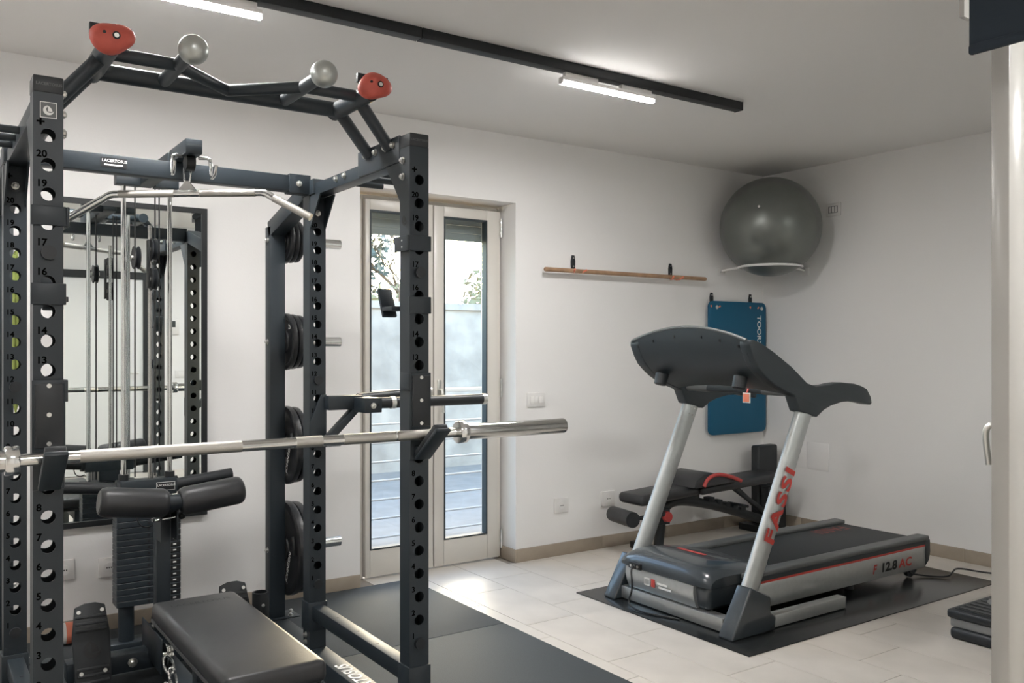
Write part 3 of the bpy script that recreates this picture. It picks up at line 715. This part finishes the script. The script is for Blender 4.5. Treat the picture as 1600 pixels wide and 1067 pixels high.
# ================================================================= CABLE TOWER (lat machine)
YT, XT = 4.10, .857
ct = thing('cable_tower', (XT, YT, ZM), 'black weight stack cable tower with knee rollers inside the rack rear', 'cable machine')
pbox('top_block', 'rack', ct, XT-.13, XT-.03, YT-.03, YT+.03, 2.068, 2.118, bevel=.003)
pbox('top_block', 'rack', ct, XT+.03, XT+.13, YT-.03, YT+.03, 2.068, 2.118, bevel=.003)
pbeam('top_arm', 'rack', ct, (XT, YT+.06, 2.10), (XT, PB+.02, 2.10), .062, .052)
ar = pbox('pulley_arm', 'rack', ct, .832, .892, 3.335, PB+.02, 2.079, 2.132, bevel=.003)
ptext('lettering', 'trail', ar, 'LACERTOSUS', .009, (.834, 3.335, 2.107), (1,0,0), (0,0,1))
ptube('front_pulley', 'black', ct, [(.846, 3.40, 2.055), (.878, 3.40, 2.055)], .030, 24)
for s in (-1, 1):
    ptube('bar_hook', 'chrome', ct, smooth_path([(.862+s*.030, 3.39, 2.075), (.862+s*.066, 3.37, 2.075), (.862+s*.070, 3.37, 2.05), (.862+s*.070, 3.37, 2.0), (.862+s*.073, 3.335, 2.0), (.862+s*.075, 3.315, 2.04)], 1), .007, 10)
for s in (-1, 1): ptube('guide_rod', 'chrome', ct, [(XT+s*.096, YT, .33), (XT+s*.096, YT, 2.068)], .0105, 16)
ptube('spine_tube', 'steel', ct, [(XT+.01, YT-.01, .78), (XT+.01, YT-.01, 1.9)], .008, 12)
for i, xx in enumerate((XT-.055, XT+.028, XT+.045)): ptube('cable', 'black', ct, [(xx, YT-.03, .80), (xx, YT-.03, 2.06)], .0032, 8)
for xx, z in ((XT+.015, 1.79), (XT+.015, 1.66), (XT-.055, 1.75)):
    bm = NB(); lathe(bm, (xx-.012, YT-.055, z), (1,0,0), [(0,.0),(0,.048),(.004,.05),(.012,.040),(.020,.05),(.024,.048),(.024,0)], 28); part('pulley', bm, 'plastic', ct)
    ptube('pulley_axle', 'zinc', ct, [(xx-.02, YT-.055, z), (xx+.02, YT-.055, z)], .010, 12)
pbox('pulley_bracket', 'black', ct, XT-.010, XT-.002, YT-.075, YT-.035, 1.62, 1.83, bevel=.002)
# weight stack
SX0, SX1, SY0, SY1 = XT-.132, XT+.132, 4.05, 4.15
bm = NB(); box(bm, SX0, SX1, SY0, SY1, .0, .0245); bev(bm, .002, 1); me = bpy.data.meshes.new('stack_plate'); bm.to_mesh(me); bm.free(); me.materials.append(MATS['rack'])
for i in range(16):
    o = bpy.data.objects.new('stack_plate', me); COL.objects.link(o); o.parent = ct; o.location = V(0,0,.245+i*.0262) - base_of(ct)
    z = .245+i*.0262+.012
    ptube('selector_hole', 'black', ct, [(XT-.002, SY0+.001, z), (XT-.002, SY0-.0008, z)], .0065, 10)
    pbox('weight_sticker', 'black', ct, XT+.085, XT+.128, SY0-.0008, SY0, z-.008, z+.008)
    pbox('sticker_mark', 'whiteprint', ct, XT+.099, XT+.112, SY0-.0015, SY0-.0007, z-.003, z+.003)
ptube('stack_base', 'rack', ct, [(XT-.085, YT, .09), (XT-.085, YT, .245)], .033, 18)
ptube('stack_base', 'rack', ct, [(XT+.085, YT, .09), (XT+.085, YT, .245)], .033, 18)
# carriage with loading horns
cg = pbox('carriage', 'rack', ct, XT-.115, XT+.118, YT-.045, YT+.035, .715, .785, bevel=.004)
pbox('label_plate', 'whiteprint', cg, XT+.030, XT+.108, YT-.0462, YT-.045, .733, .770); pbox('label_plate', 'black', cg, XT+.032, XT+.106, YT-.0468, YT-.0455, .735, .768)
ptext('lettering', 'whiteprint', cg, 'LACERTOSUS', .0125, (XT+.034, YT-.0468, .752), (1,0,0), (0,0,1), bold=.02)
pbox('carriage_neck', 'rack', ct, XT-.05, XT+.05, YT-.035, YT+.03, .664, .715)
for s in (-1, 1):
    ptube('loading_horn', 'plastic', ct, [(XT+s*.11, YT-.005, .75), (XT+s*.37, YT-.005, .778)], .0255, 18)
    ptube('horn_flange', 'plastic', ct, [(XT+s*.115, YT-.005, .752), (XT+s*.130, YT-.005, .754)], .036, 20)
    ptube('rod_collar', 'plastic', ct, [(XT+s*.096, YT, .785), (XT+s*.096, YT, .81)], .021, 16)
ptube('cable_bolt', 'chrome', ct, [(XT+.03, YT-.01, .785), (XT+.03, YT-.01, .81)], .010, 8)
# knee rollers on their post
YK, ZK = 3.64, .748
pbox('knee_post', 'rack', ct, .832, .888, 3.80, 3.86, .09, .70, bevel=.003)
pbeam('knee_bracket', 'rack', ct, (.862, 3.84, .69), (.862, YK, ZK), .05, .06)
ptube('roller_axle', 'rack', ct, [(.862-.03, YK, ZK), (.862+.03, YK, ZK)], .030, 18)
for s in (-1, 1):
    a, b = V(.862+s*.025, YK, ZK-.002), V(.862+s*.272, YK+.0, ZK+.026)
    ax = (b-a); L = ax.length
    bm = NB(); R = .057
    lathe(bm, a, ax, [(0,0),(0,R*.80),(.008,R*.93),(.022,R),(L-.022,R),(L-.008,R*.94),(L,R*.8),(L,0)], 36); part('knee_roller', bm, 'leather', ct)
    bm = NB(); lathe(bm, b, ax, [(0,R*.74),(.003,R*.7),(.003,0)], 28); part('roller_end_cap', bm, 'trail', ct)
ptube('adjust_pin', 'chrome', ct, [(.800, 3.72, .665), (.90, 3.72, .675)], .006, 10)
ptube('pin_washer', 'chrome', ct, [(.797, 3.72, .682), (.805, 3.72, .682)], .020, 16)
bm = NB(); sphere(bm, (.912, 3.72, .678), .017, 18, 12); part('pin_knob', bm, 'black', ct)
pbox('pin_plate', 'rack', ct, .888, .894, 3.70, 3.80, .58, .74); pbox('pin_plate', 'rack', ct, .826, .832, 3.70, 3.80, .58, .70)
ptube('pin_lanyard', 'black', ct, smooth_path([(.74, 3.75, .72), (.745, 3.73, .66), (.775, 3.72, .64), (.80, 3.72, .65)]), .003, 8)
# low base with pulleys and foot plates
pbox('base_beam', 'rack', ct, .832, .892, 3.30, 4.02, .045, .105, bevel=.003)
pbox('base_cross', 'rack', ct, .50, 1.22, 3.80, 3.88, .05, .125, bevel=.004); pbox('base_cross', 'rack', ct, .62, 1.10, YT-.05, YT+.05, .014, .09, bevel=.004)
bolt(ct, (.74, 3.80, .088), (0,-1,0), 1.5)
for xx, yy, z, r in ((.845, 3.86, .20, .05), (.835, 3.62, .155, .045)):
    bm = NB(); lathe(bm, (xx-.012, yy, z), (1,0,0), [(0,0),(0,r),(.004,r),(.010,r*.82),(.014,r*.82),(.020,r),(.024,r),(.024,0)], 28); part('low_pulley', bm, 'steel', ct)
    ptube('pulley_axle', 'zinc', ct, [(xx-.02, yy, z), (xx+.02, yy, z)], .010, 12)
pbox('pulley_cheek', 'rack', ct, .800, .806, 3.58, 3.92, .09, .23, bevel=.002)
ptube('low_cable', 'black', ct, smooth_path([(.845, 3.60, .12), (.80, 3.45, .115), (.78, 3.36, .10)]), .004, 8)
for sx in (-1, 1):
    xc = .861+sx*.28
    M = Matrix.Translation(V(xc, 3.75, .19)) @ Matrix.Rotation(math.radians(-18), 4, 'X') @ Matrix.Translation(-V(xc, 3.75, .19))
    bm = NB(); prism_xz(bm, [(xc-.064,.04),(xc+.064,.04),(xc+.068,.24),(xc+.054,.350),(xc+.02,.362),(xc-.02,.362),(xc-.054,.350),(xc-.068,.24)], 3.74, 3.76)
    bev(bm, .004, 2); bmesh.ops.transform(bm, matrix=M, verts=bm.verts)
    fp = part('foot_plate', bm, 'plastic', ct)
    for z in (.06, .085, .11, .255, .28, .305):
        pbox('tread_rib', 'plastic', fp, xc-.056, xc+.056, 3.735, 3.741, z, z+.011, bevel=.002, M=M)
    for dx, z in ((-.042, .33), (.042, .33), (-.042, .10), (.042, .10)):
        p = M @ V(xc+dx, 3.739, z); q = M @ V(xc+dx, 3.734, z); ptube('screw', 'zinc', fp, [p, q], .0075, 12)
    bm = NB(); logo_parts(bm, M @ V(xc, 3.739, .185), (1,0,0), M.to_3x3() @ V(0,0,1), .034, M.to_3x3() @ V(0,-1,0)); part('emblem', bm, 'black', fp, sm=False, recalc=False)
    pbeam('foot_plate_arm', 'rack', ct, (xc, 3.765, .19), (xc, 3.86, .10), .04, .04)
# lat bar hanging from carabiner
lt = thing('lat_bar', (.861, 3.43, 1.945), 'chrome lat pulldown bar with bent ends hanging from the pulley arm', 'lat bar')
dx, dy = .79, -.61; C0 = V(.861, 3.43, 1.945)
def LP(t, z): return (C0.x+dx*t, C0.y+dy*t, C0.z+z)
ptube('bar', 'chrome', lt, [LP(-.05,0), LP(.05,0)], .0135, 18)
for s in (-1, 1):
    ptube('knurled_grip', 'knurl', lt, [LP(s*.05,0), LP(s*.265,0)], .0142, 18)
    ptube('bar', 'chrome', lt, smooth_path([LP(s*.265,0), LP(s*.30,0), LP(s*.335,-.022)], 2), .0138, 18)
    ptube('end_grip', 'knurl' if s > 0 else 'chrome', lt, [LP(s*.333,-.020), LP(s*.475,-.095)], .0150, 18)
bm = NB(); u = V(dx,dy,0).normalized(); n = V(-dy,dx,0).normalized()*.004
tri = [C0+u*a+V(0,0,b) for a, b in ((-.034,.010),(.034,.010),(.030,.018),(.006,.046),(-.006,.046),(-.030,.018))]
va = [bm.verts.new(p-n) for p in tri]; vb = [bm.verts.new(p+n) for p in tri]; bm.faces.new(va); bm.faces.new(vb[::-1])
for i in range(6): bm.faces.new([va[i], vb[i], vb[(i+1)%6], va[(i+1)%6]])
part('swivel_plate', bm, 'steel', lt, sm=False)
ptube('carabiner', 'chrome', lt, [C0+u*(.013*math.cos(a))+V(0,0,.075+.042*math.sin(a)) for a in [2*PI*i/20 for i in range(21)]], .0042, 8)
# ================================================================= FLAT BENCH IN THE RACK
fbn = thing('flat_bench', (.85, 2.85, ZM), 'flat black leather bench standing inside the power rack', 'bench')
bm = NB(); box(bm, .700, .998, 2.40, 3.29, .392, .46); part('seat_pad', bm, 'leather', fbn, bevel=.022, bseg=4)
for zz in (.398, .405):
    bm = NB(); tube(bm, [(.699,2.42,zz),(.699,3.27,zz)], .003, 6); part('seam_piping', bm, 'leather', fbn)
ptext('embossed_lettering', 'plastic', fbn, 'LACERTOSUS', .034, (.745, 3.18, .4602), (1,0,0), (0,1,0), lift=.0006)
pbox('seat_board', 'black', fbn, .715, .983, 2.42, 3.27, .378, .394)
pbox('spine', 'rack', fbn, .815, .885, 2.45, 3.24, .315, .378, bevel=.004)
for yy in (2.50, 3.17):
    pbox('leg', 'rack', fbn, .82, .88, yy-.03, yy+.03, ZM+.05, .316, bevel=.003); pbox('foot', 'rack', fbn, .66, 1.04, yy-.03, yy+.03, ZM, ZM+.05, bevel=.004)
# chrome clips hanging at the low pulley
ch = thing('cable_clips', (.775, 3.33, ZM), 'bundle of chrome carabiner clips hanging at the low pulley by the bench', 'clips')
for i, (x, y, z, a) in enumerate(((.778,3.36,.20,.3),(.79,3.35,.155,1.2),(.775,3.34,.11,2.2))):
    c = V(x,y,z); u = V(math.cos(a), math.sin(a)*.3, .4).normalized(); v = V(-.3,.2,1).normalized()
    ptube('carabiner', 'chrome', ch, [c+u*.016*math.cos(t)+v*.034*math.sin(t) for t in [2*PI*k/16 for k in range(17)]], .005, 8)
# resistance band and small roll by the left post
rbn = thing('resistance_band', (.30, 3.80, 1.05), 'yellow green elastic band hanging behind the left rear post', 'band')
bm = NB(); prof = [(.28,1.72),(.31,1.74),(.33,1.70),(.335,1.3),(.325,1.15),(.30,1.10),(.28,1.15),(.272,1.3)]
tube(bm, [(.335+(x-.30)*.2, 3.90, z) for x, z in prof+prof[:1]], .007, 8); part('loop', bm, 'band', rbn)
rr_ = thing('massage_roller', (.66, 4.34, ZM), 'small red and white patterned roller on the floor by the wall', 'roller')
ptube('roller_body', 'orange', rr_, [(.578, 4.44, ZM+.05), (.65, 4.44, ZM+.05)], .048, 20)
for xa in (.566, .65): ptube('roller_end', 'white', rr_, [(xa, 4.44, ZM+.05), (xa+.012, 4.44, ZM+.05)], .048, 20)
# ================================================================= TREADMILL
bm = NB(); box(bm, 3.04, 5.18, 2.595, 3.81, .0003, .006)
tag(part('treadmill_mat', bm, 'tmat', bevel=.001), 'thin shiny black mat under the treadmill', 'floor mat')
ZT = .0063
tm = thing('treadmill', (3.9, 3.22, ZT), 'silver and dark grey treadmill with red lettering on its post', 'treadmill')
YN, YFt, YC = 2.90, 3.54, 3.22
# deck
pbox('deck_core', 'black', tm, 3.45, 4.93, YN+.03, YFt-.03, .085, .205)
for y0, y1, s in ((YN, YN+.022, -1), (YFt-.022, YFt, 1)):
    sd = pbox('side_panel', 'tsilver', tm, 3.36, 4.955, y0, y1, .062, .195, bevel=.006)
    pbox('red_stripe', 'redprint', sd, 3.42, 4.945, (y0-.001) if s < 0 else y1, y0 if s < 0 else (y1+.001), .186, .197)
    pbox('dark_band', 'tdark', sd, 3.40, 4.95, (y0-.0006) if s < 0 else (y1-.02), (y0+.02) if s < 0 else (y1+.0006), .197, .222)
    bm = NB(); box(bm, 3.38, 4.985, min(y0,y1)-.004 if s < 0 else y1-.075, y0+.075 if s < 0 else y1+.004, .220, .246); part('foot_rail', bm, 'trail', tm, bevel=.008, bseg=3)
    bm = NB(); prism_xz(bm, [(4.945,.07),(4.985,.10),(4.998,.15),(4.995,.222),(4.945,.222)], y0-.003 if s < 0 else y0-.03, y1+.03 if s < 0 else y1+.003); part('end_cap', bm, 'tdark', tm, bevel=.005)
ptube('rear_roller', 'tdark', tm, [(4.965, YN+.02, .165), (4.965, YFt-.02, .165)], .040, 20)
bl_ = pbox('belt', 'belt', tm, 3.42, 4.97, YN+.07, YFt-.07, .20, .224, bevel=.006)
ptext('belt_lettering', 'reddark', bl_, 'FASSI', .13, (4.87, 3.43, .224), (-1,0,0), (0,-1,0), bold=.02)
ptext('model_lettering', 'redprint', tm, 'F', .068, (4.42, YN, .098), (1,0,0), (0,0,1), bold=.03, shear=.25)
ptext('model_lettering', 'black', tm, '12.8', .068, (4.495, YN, .098), (1,0,0), (0,0,1), bold=.045, shear=.1, su=1.35)
ptext('model_lettering', 'redprint', tm, 'AC', .068, (4.675, YN, .098), (1,0,0), (0,0,1), bold=.03, shear=.1, space=1.1, su=1.3)
for y in (YN+.05, YFt-.05):
    ptube('transport_wheel', 'plastic', tm, [(4.86, y-.012, .046), (4.86, y+.012, .046)], .038, 20)
    bm = NB(); prism_xz(bm, [(4.80,.09),(4.92,.09),(4.90,.04),(4.87,.025),(4.84,.04)], y-.022, y-.016); part('wheel_bracket', bm, 'tdark', tm, sm=False)
ptube('air_spring', 'tdark', tm, [(4.1, YC, .06), (4.55, YC, .06)], .02, 12)
for y in (YN+.1, YFt-.1): ptube('levelling_foot', 'plastic', tm, [(4.35, y, ZT), (4.35, y, .085)], [.025, .012], 14)
# motor hood: rounded hull built in cross sections along Y
def hood(z0, z1, x0, x1, y0, y1, rad, name, m, nrm=10, lab=None, taper=0.0):
    bm = NB(); box(bm, x0, x1, y0, y1, z0, z1)
    if taper:
        for v in bm.verts:
            if v.co.z < (z0+z1)/2:
                v.co.y = YC+(v.co.y-YC)*(1-taper); v.co.x += taper*.25 if v.co.x < (x0+x1)/2 else 0
    return part(name, bm, m, tm, lab, bevel=rad, bseg=5)
low = hood(.075, .205, 3.165, 3.60, 2.945, 3.565, .03, 'hood_base', 'tgrey', taper=.09)
bm = NB(); sec = [(3.150,.200),(3.150,.225),(3.160,.25),(3.185,.272),(3.235,.285),(3.33,.287),(3.45,.275),(3.58,.252),(3.66,.238),(3.66,.200)]
ys = [2.935,2.945,2.965,3.0,3.08,YC,3.36,3.44,3.475,3.495,3.56,3.575][:]
ys = [2.935, 2.945, 2.97, 3.01, 3.10, YC, 3.37, 3.46, 3.525, 3.555, 3.57, 3.578]
rings = []
for y in ys:
    e = min(y-2.930, 3.583-y); k = min(1.0, (e/.075))**.45
    rings.append([bm.verts.new((3.42+(x-3.42)*(.90+.10*k), y, .20+(z-.20)*(.35+.65*k))) for x, z in sec])
for a, b in zip(rings, rings[1:]):
    for i in range(len(sec)-1): bm.faces.new([a[i], a[i+1], b[i+1], b[i]])
    bm.faces.new([a[-1], a[0], b[0], b[-1]])
bm.faces.new(rings[0]); bm.faces.new(rings[-1][::-1])
hc = part('motor_hood', bm, 'tgrey', tm, bevel=0)
bm = NB(); prof = [(3.158,.197),(3.155,.16),(3.165,.12),(3.182,.085)]
va = [bm.verts.new((x-.006, 3.035, z)) for x, z in prof]; vb = [bm.verts.new((x-.006, 3.525, z)) for x, z in prof]
vc = [bm.verts.new((x+.03, 3.035, z)) for x, z in prof]; vd = [bm.verts.new((x+.03, 3.525, z)) for x, z in prof]
for i in range(3):
    bm.faces.new([va[i], vb[i], vb[i+1], va[i+1]]); bm.faces.new([vc[i], vc[i+1], vd[i+1], vd[i]])
    bm.faces.new([va[i], va[i+1], vc[i+1], vc[i]]); bm.faces.new([vb[i], vd[i], vd[i+1], vb[i+1]])
bm.faces.new([va[0], vc[0], vd[0], vb[0]]); bm.faces.new([va[3], vb[3], vd[3], vc[3]])
fpn = part('front_panel', bm, 'tsilver', tm)
for (yy, w, m, tx) in ((3.36,.04,'whiteprint',None),(3.315,.028,'redprint',None)):
    pbox('sticker', m, fpn, 3.148, 3.1495, yy-w/2, yy+w/2, .128, .168)
pbox('sticker', 'tsilver', fpn, 3.1475, 3.1482, 3.343, 3.377, .136, .160)
pbox('sticker_line', 'whiteprint', fpn, 3.148, 3.1495, 3.215, 3.285, .150, .160)
pbox('sticker_line', 'whiteprint', fpn, 3.148, 3.1495, 3.185, 3.275, .132, .142)
pp = pbox('power_panel', 'black', tm, 3.138, 3.152, 3.40, 3.49, .196, .228, bevel=.002)
for y in (3.42, 3.445, 3.47): ptube('socket', 'zinc', pp, [(3.139, y, .212), (3.134, y, .212)], .007, 12)
pbox('hood_sticker', 'redpad', tm, 3.40, 3.425, 3.20, 3.40, .2815, .2822)
# base frame
bm = NB(); box(bm, 3.165, 3.235, 2.86, 3.60, ZT+.006, .078); part('front_beam', bm, 'tsilver', tm, bevel=.006)
for yc in (2.80, 3.62):
    pbox('base_rail', 'tsilver', tm, 3.38, 3.995, yc-.028, yc+.028, ZT+.006, .072, bevel=.005); pbox('rail_cap', 'tdark', tm, 3.995, 4.002, yc-.027, yc+.027, ZT+.007, .071, bevel=.002)
    bm = NB()
    foot = [(3.112,ZT),(3.116,.02),(3.246,.236),(3.385,.175),(3.385,.098),(3.425,.072),(3.418,ZT+.006),(3.33,ZT),(3.2,ZT)]
    prism_xz(bm, foot, yc-.045, yc+.045); fc = part('foot_cover', bm, 'tgrey', tm, bevel=.012, bseg=4)
    if yc < 3: bolt(fc, (3.39, yc-.01, .11), (1,0,0), .8)
    pbox('cross_foot', 'tdark', tm, 3.4, 3.5, yc-.02 if yc > 3 else yc+.02, yc-.10 if yc > 3 else yc+.10, .03, .06)
    # leaning post (flattened oval tube)
    yp = 2.825 if yc < 3 else 3.60
    bm = NB(); tube(bm, [(3.312, yp, .205), (3.722, yp, 1.045)], .030, 28)
    d = V(3.722-3.312, 0, .84).normalized(); nx = V(d.z, 0, -d.x)
    for v in bm.verts:
        t = (v.co-V(3.312, yp, .205)).dot(nx); v.co += nx*t*.85
    po = part('leaning_post', bm, 'tsilver', tm)
    if yc < 3:
        a = V(3.312, yp, .205) + d*.23 + nx*.030 - V(0,.030,0)
        ptext('post_lettering', 'redprint', po, 'FASSI', .098, a + V(0,-.001,0), d, -nx, bold=.035, space=1.15, lift=.0015, su=1.55)
    for q in ((.80,.012),(.80,-.014),(.76,.012),(.76,-.014)):
        p = V(3.312, yp, .205)+d*(q[0]+.1)+nx*q[1]
        if yc > 3: bolt(po, p-V(0,.029,0), (0,-1,0), .45)
# console side arms with handle
ARM = [(3.648,1.044),(3.784,1.009),(3.841,1.042),(3.90,1.062),(3.99,1.078),(4.079,1.08),(4.168,1.067),(4.240,1.054),(4.252,1.062),(4.245,1.095),(4.208,1.141),(4.16,1.158),(4.10,1.171),(3.991,1.18),(3.93,1.177),(3.878,1.170),(3.779,1.165),(3.708,1.183),(3.588,1.266),(3.453,1.340),(3.36,1.382),(3.31,1.398),(3.280,1.396),(3.279,1.37),(3.306,1.311),(3.333,1.270),(3.3695,1.2375),(3.415,1.204),(3.467,1.1756),(3.54,1.145),(3.61,1.122)]
for yp in (2.825, 3.60):
    bm = NB(); prism_xz(bm, ARM, yp-.034, yp+.034)
    part('console_arm', bm, 'tdark', tm, bevel=.010, bseg=3)
# console shell
bm = NB(); NU, NV = 28, 10; back = []; front = []
for i in range(NU+1):
    u = -1+2*i/NU; y = YC+u*.395; c = 1-u*u
    Tp = V(3.278, y, 1.392+.069*c); Bp = V(3.60-.06*c, y, 1.125+.035*c); Mp = V(3.30-.015*c, y, 1.215+.02*c)
    rb_, rf_ = [], []
    for j in range(NV+1):
        t = j/NV; p = Tp*(1-t)**2 + Mp*2*t*(1-t) + Bp*t*t
        rb_.append(bm.verts.new(p)); th_ = .012+.05*math.sin(PI*t)
        rf_.append(bm.verts.new(p + V(.72,0,.70)*th_))
    back.append(rb_); front.append(rf_)
for i in range(NU):
    for j in range(NV):
        bm.faces.new([back[i][j], back[i+1][j], back[i+1][j+1], back[i][j+1]]); bm.faces.new([front[i][j], front[i][j+1], front[i+1][j+1], front[i+1][j]])
    bm.faces.new([back[i][0], front[i][0], front[i+1][0], back[i+1][0]]); bm.faces.new([back[i][NV], back[i+1][NV], front[i+1][NV], front[i][NV]])
for i in (0, NU):
    for j in range(NV): bm.faces.new([back[i][j], back[i][j+1], front[i][j+1], front[i][j]])
cs = part('console_shell', bm, 'tdark', tm)
ptube('console_rim', 'trail', tm, [(3.284, YC+u*.40, 1.396+.070*(1-u*u)) for u in [-1+2*i/24 for i in range(25)]], .009, 10)
for u in (-.93,-.62,-.3,.2,.62,.93):
    c = 1-u*u; y = YC+u*.38; p = V(3.281, y, 1.36+.06*c)
    pbox('screw_slot', 'black', cs, p.x-.004, p.x+.006, p.y-.004, p.y+.004, p.z-.008, p.z+.006)
for y in (2.945, 3.495):
    bm = NB(); lathe(bm, (3.372, y, 1.158), (.3,0,1), [(0,0),(0,.028),(.003,.034),(.045,.036),(.06,.036),(.06,0)], 24); cu_ = part('cup_holder', bm, 'plastic', tm)
ptube('cross_bar', 'tdark', tm, [(3.66, 2.85, 1.135), (3.66, 3.58, 1.135)], .018, 16)
ptube('pulse_grip', 'trail', tm, [(3.66, 2.88, 1.135), (3.66, 3.03, 1.135)], .0205, 16); ptube('pulse_grip', 'trail', tm, [(3.66, 3.41, 1.135), (3.66, 3.56, 1.135)], .0205, 16)
kt = thing('safety_key', (3.63, 3.12, 1.07), 'small red safety key tag hanging under the treadmill console', 'safety key')
pbox('tag', 'orange', kt, 3.625, 3.628, 3.095, 3.135, 1.075, 1.118, bevel=.002); pbox('tag_border', 'whiteprint', kt, 3.628, 3.632, 3.09, 3.14, 1.07, 1.123, bevel=.0005)
ptube('clip', 'redprint', kt, [(3.631, 3.115, 1.12), (3.645, 3.115, 1.145)], .005, 8)
ptube('power_cord', 'black', tm, smooth_path([(3.134,3.445,.212),(3.11,3.44,.20),(3.095,3.415,.15),(3.10,3.42,.09),(3.085,3.44,.03),(3.07,3.36,.013),(3.09,3.25,.012),(3.15,3.13,.012)], 3), .005, 10)
ptube('power_cord', 'black', tm, smooth_path([(4.80,3.0,.05),(4.92,2.93,.012),(5.02,2.80,.012),(5.10,2.82,.03),(5.22,2.86,.03),(5.32,2.74,.008),(5.42,2.62,.008)], 3), .005, 10)
# ================================================================= ADJUSTABLE BENCH IN THE CORNER
ab = thing('adjustable_bench', (4.5, 4.28, 0), 'black adjustable weight bench with leg roller and red trim by the wall', 'bench')
YBn = 4.25
def pad(name, x0, x1, z0, z1, w, th_, m='leather', lab=None, r=.02):
    bm = NB(); beam(bm, (x0, YBn, z0), (x1, YBn, z1), w, th_); return part(name, bm, m, ab, lab, bevel=r, bseg=4)
pad('seat_pad', 3.83, 4.36, .378, .405, .24, .07, r=.03)
pad('back_pad', 4.36, 5.22, .398, .425, .27, .055)
bm = NB(); pr = [(q[0], q[1]-.052) for q in ((4.24,.485),(4.27,.535),(4.34,.565),(4.44,.570),(4.56,.545),(4.66,.505),(4.66,.492),(4.30,.480))]
prism_xz(bm, pr, YBn-.17, YBn+.15); part('curl_pad', bm, 'leather', ab, bevel=.008)
bm = NB(); arcp = smooth_path([(4.33,YBn-.176,.437),(4.36,YBn-.176,.488),(4.46,YBn-.176,.514),(4.60,YBn-.176,.482),(4.69,YBn-.176,.447)], 2); tube(bm, arcp, .013, 10); part('curl_pad_trim', bm, 'redpad', ab, 'red arched trim')
ptube('foam_roller', 'leather', ab, [(3.77, YBn-.10, .268), (3.83, YBn+.16, .262)], .05, 22)
ptube('roller_bar', 'rackdark', ab, [(3.78, YBn-.08, .268), (4.10, YBn-.08, .27)], .014, 12)
bm = NB(); tube(bm, smooth_path([(4.06, YBn-.02, .0), (4.08, YBn-.02, .15), (4.10, YBn-.02, .28), (4.18, YBn-.02, .335), (4.34, YBn-.02, .325), (4.70, YBn-.02, .24), (5.12, YBn-.02, .10), (5.26, YBn-.02, .06)], 2), .033, 14); part('main_frame', bm, 'rackdark', ab)
pbox('front_foot', 'rackdark', ab, 4.03, 4.09, YBn-.22, YBn+.22, .0, .045, bevel=.005); pbox('rear_foot', 'rackdark', ab, 5.12, 5.20, YBn-.26, YBn+.22, .0, .05, bevel=.005)
pbox('lock_block', 'plastic', ab, 4.02, 4.12, YBn-.075, YBn-.02, .20, .30, bevel=.004)
ptube('knob', 'redpad', ab, [(4.085, YBn-.075, .252), (4.085, YBn-.10, .252)], [.036, .032], 22, 'round red knob')
pbeam('support_strut', 'rackdark', ab, (4.72, YBn-.08, .385), (5.14, YBn-.08, .13), .025, .03); pbeam('support_strut', 'rackdark', ab, (4.86, YBn+.06, .385), (5.22, YBn+.06, .12), .025, .03)
pbox('seat_bracket', 'rackdark', ab, 4.25, 4.42, YBn-.05, YBn+.03, .32, .375); ptube('adjust_lever', 'plastic', ab, [(4.78, YBn-.16, .26), (4.78, YBn+.02, .26)], .010, 10)
for i in range(5): pbox('ladder_notch', 'plastic', ab, 4.52+i*.08, 4.57+i*.08, YBn-.05, YBn+.01, .30-i*.026, .33-i*.026, bevel=.003)
sp = thing('standing_pad', (5.34, 4.41, 0), 'tall black padded board standing upright in the room corner', 'pad')
bm = NB(); box(bm, 5.235, 5.455, 4.375, 4.455, .0, .622); part('board', bm, 'plastic', sp, bevel=.018, bseg=4)
pbox('buckle', 'trail', sp, 5.285, 5.32, 4.370, 4.376, .33, .37, bevel=.002); pbox('foot_block', 'plastic', sp, 5.25, 5.46, 4.30, 4.374, .0, .32, bevel=.012)
# ================================================================= STEP PLATFORM
sx = thing('step_platform', (4.4, 2.1, 0), 'black and grey aerobic step on the floor behind the open door leaf', 'step')
bm = NB(); box(bm, 4.015, 4.80, 1.86, 2.238, .0, .055); part('base', bm, 'plastic', sx, bevel=.02, bseg=3)
bm = NB(); box(bm, 4.03, 4.785, 1.875, 2.24, .055, .095); part('riser', bm, 'stepgrey', sx, bevel=.006)
bm = NB(); box(bm, 4.018, 4.797, 1.863, 2.252, .095, .135); part('top_tray', bm, 'plastic', sx, bevel=.012, bseg=3)
bm = NB(); box(bm, 4.045, 4.77, 1.89, 2.225, .134, .139); tp = part('tread', bm, 'belt', sx, bevel=.002)
for i in range(14):
    pbox('tread_rib', 'plastic', tp, 4.06+i*.05, 4.085+i*.05, 1.90, 2.215, .1388, .1415)
bm = NB(); lathe(bm, (4.31, 2.10, .1412), (0,0,1), [(0,0),(0,.10),(.002,.10),(.002,0)], 32); part('emblem_disc', bm, 'stepgrey', sx)
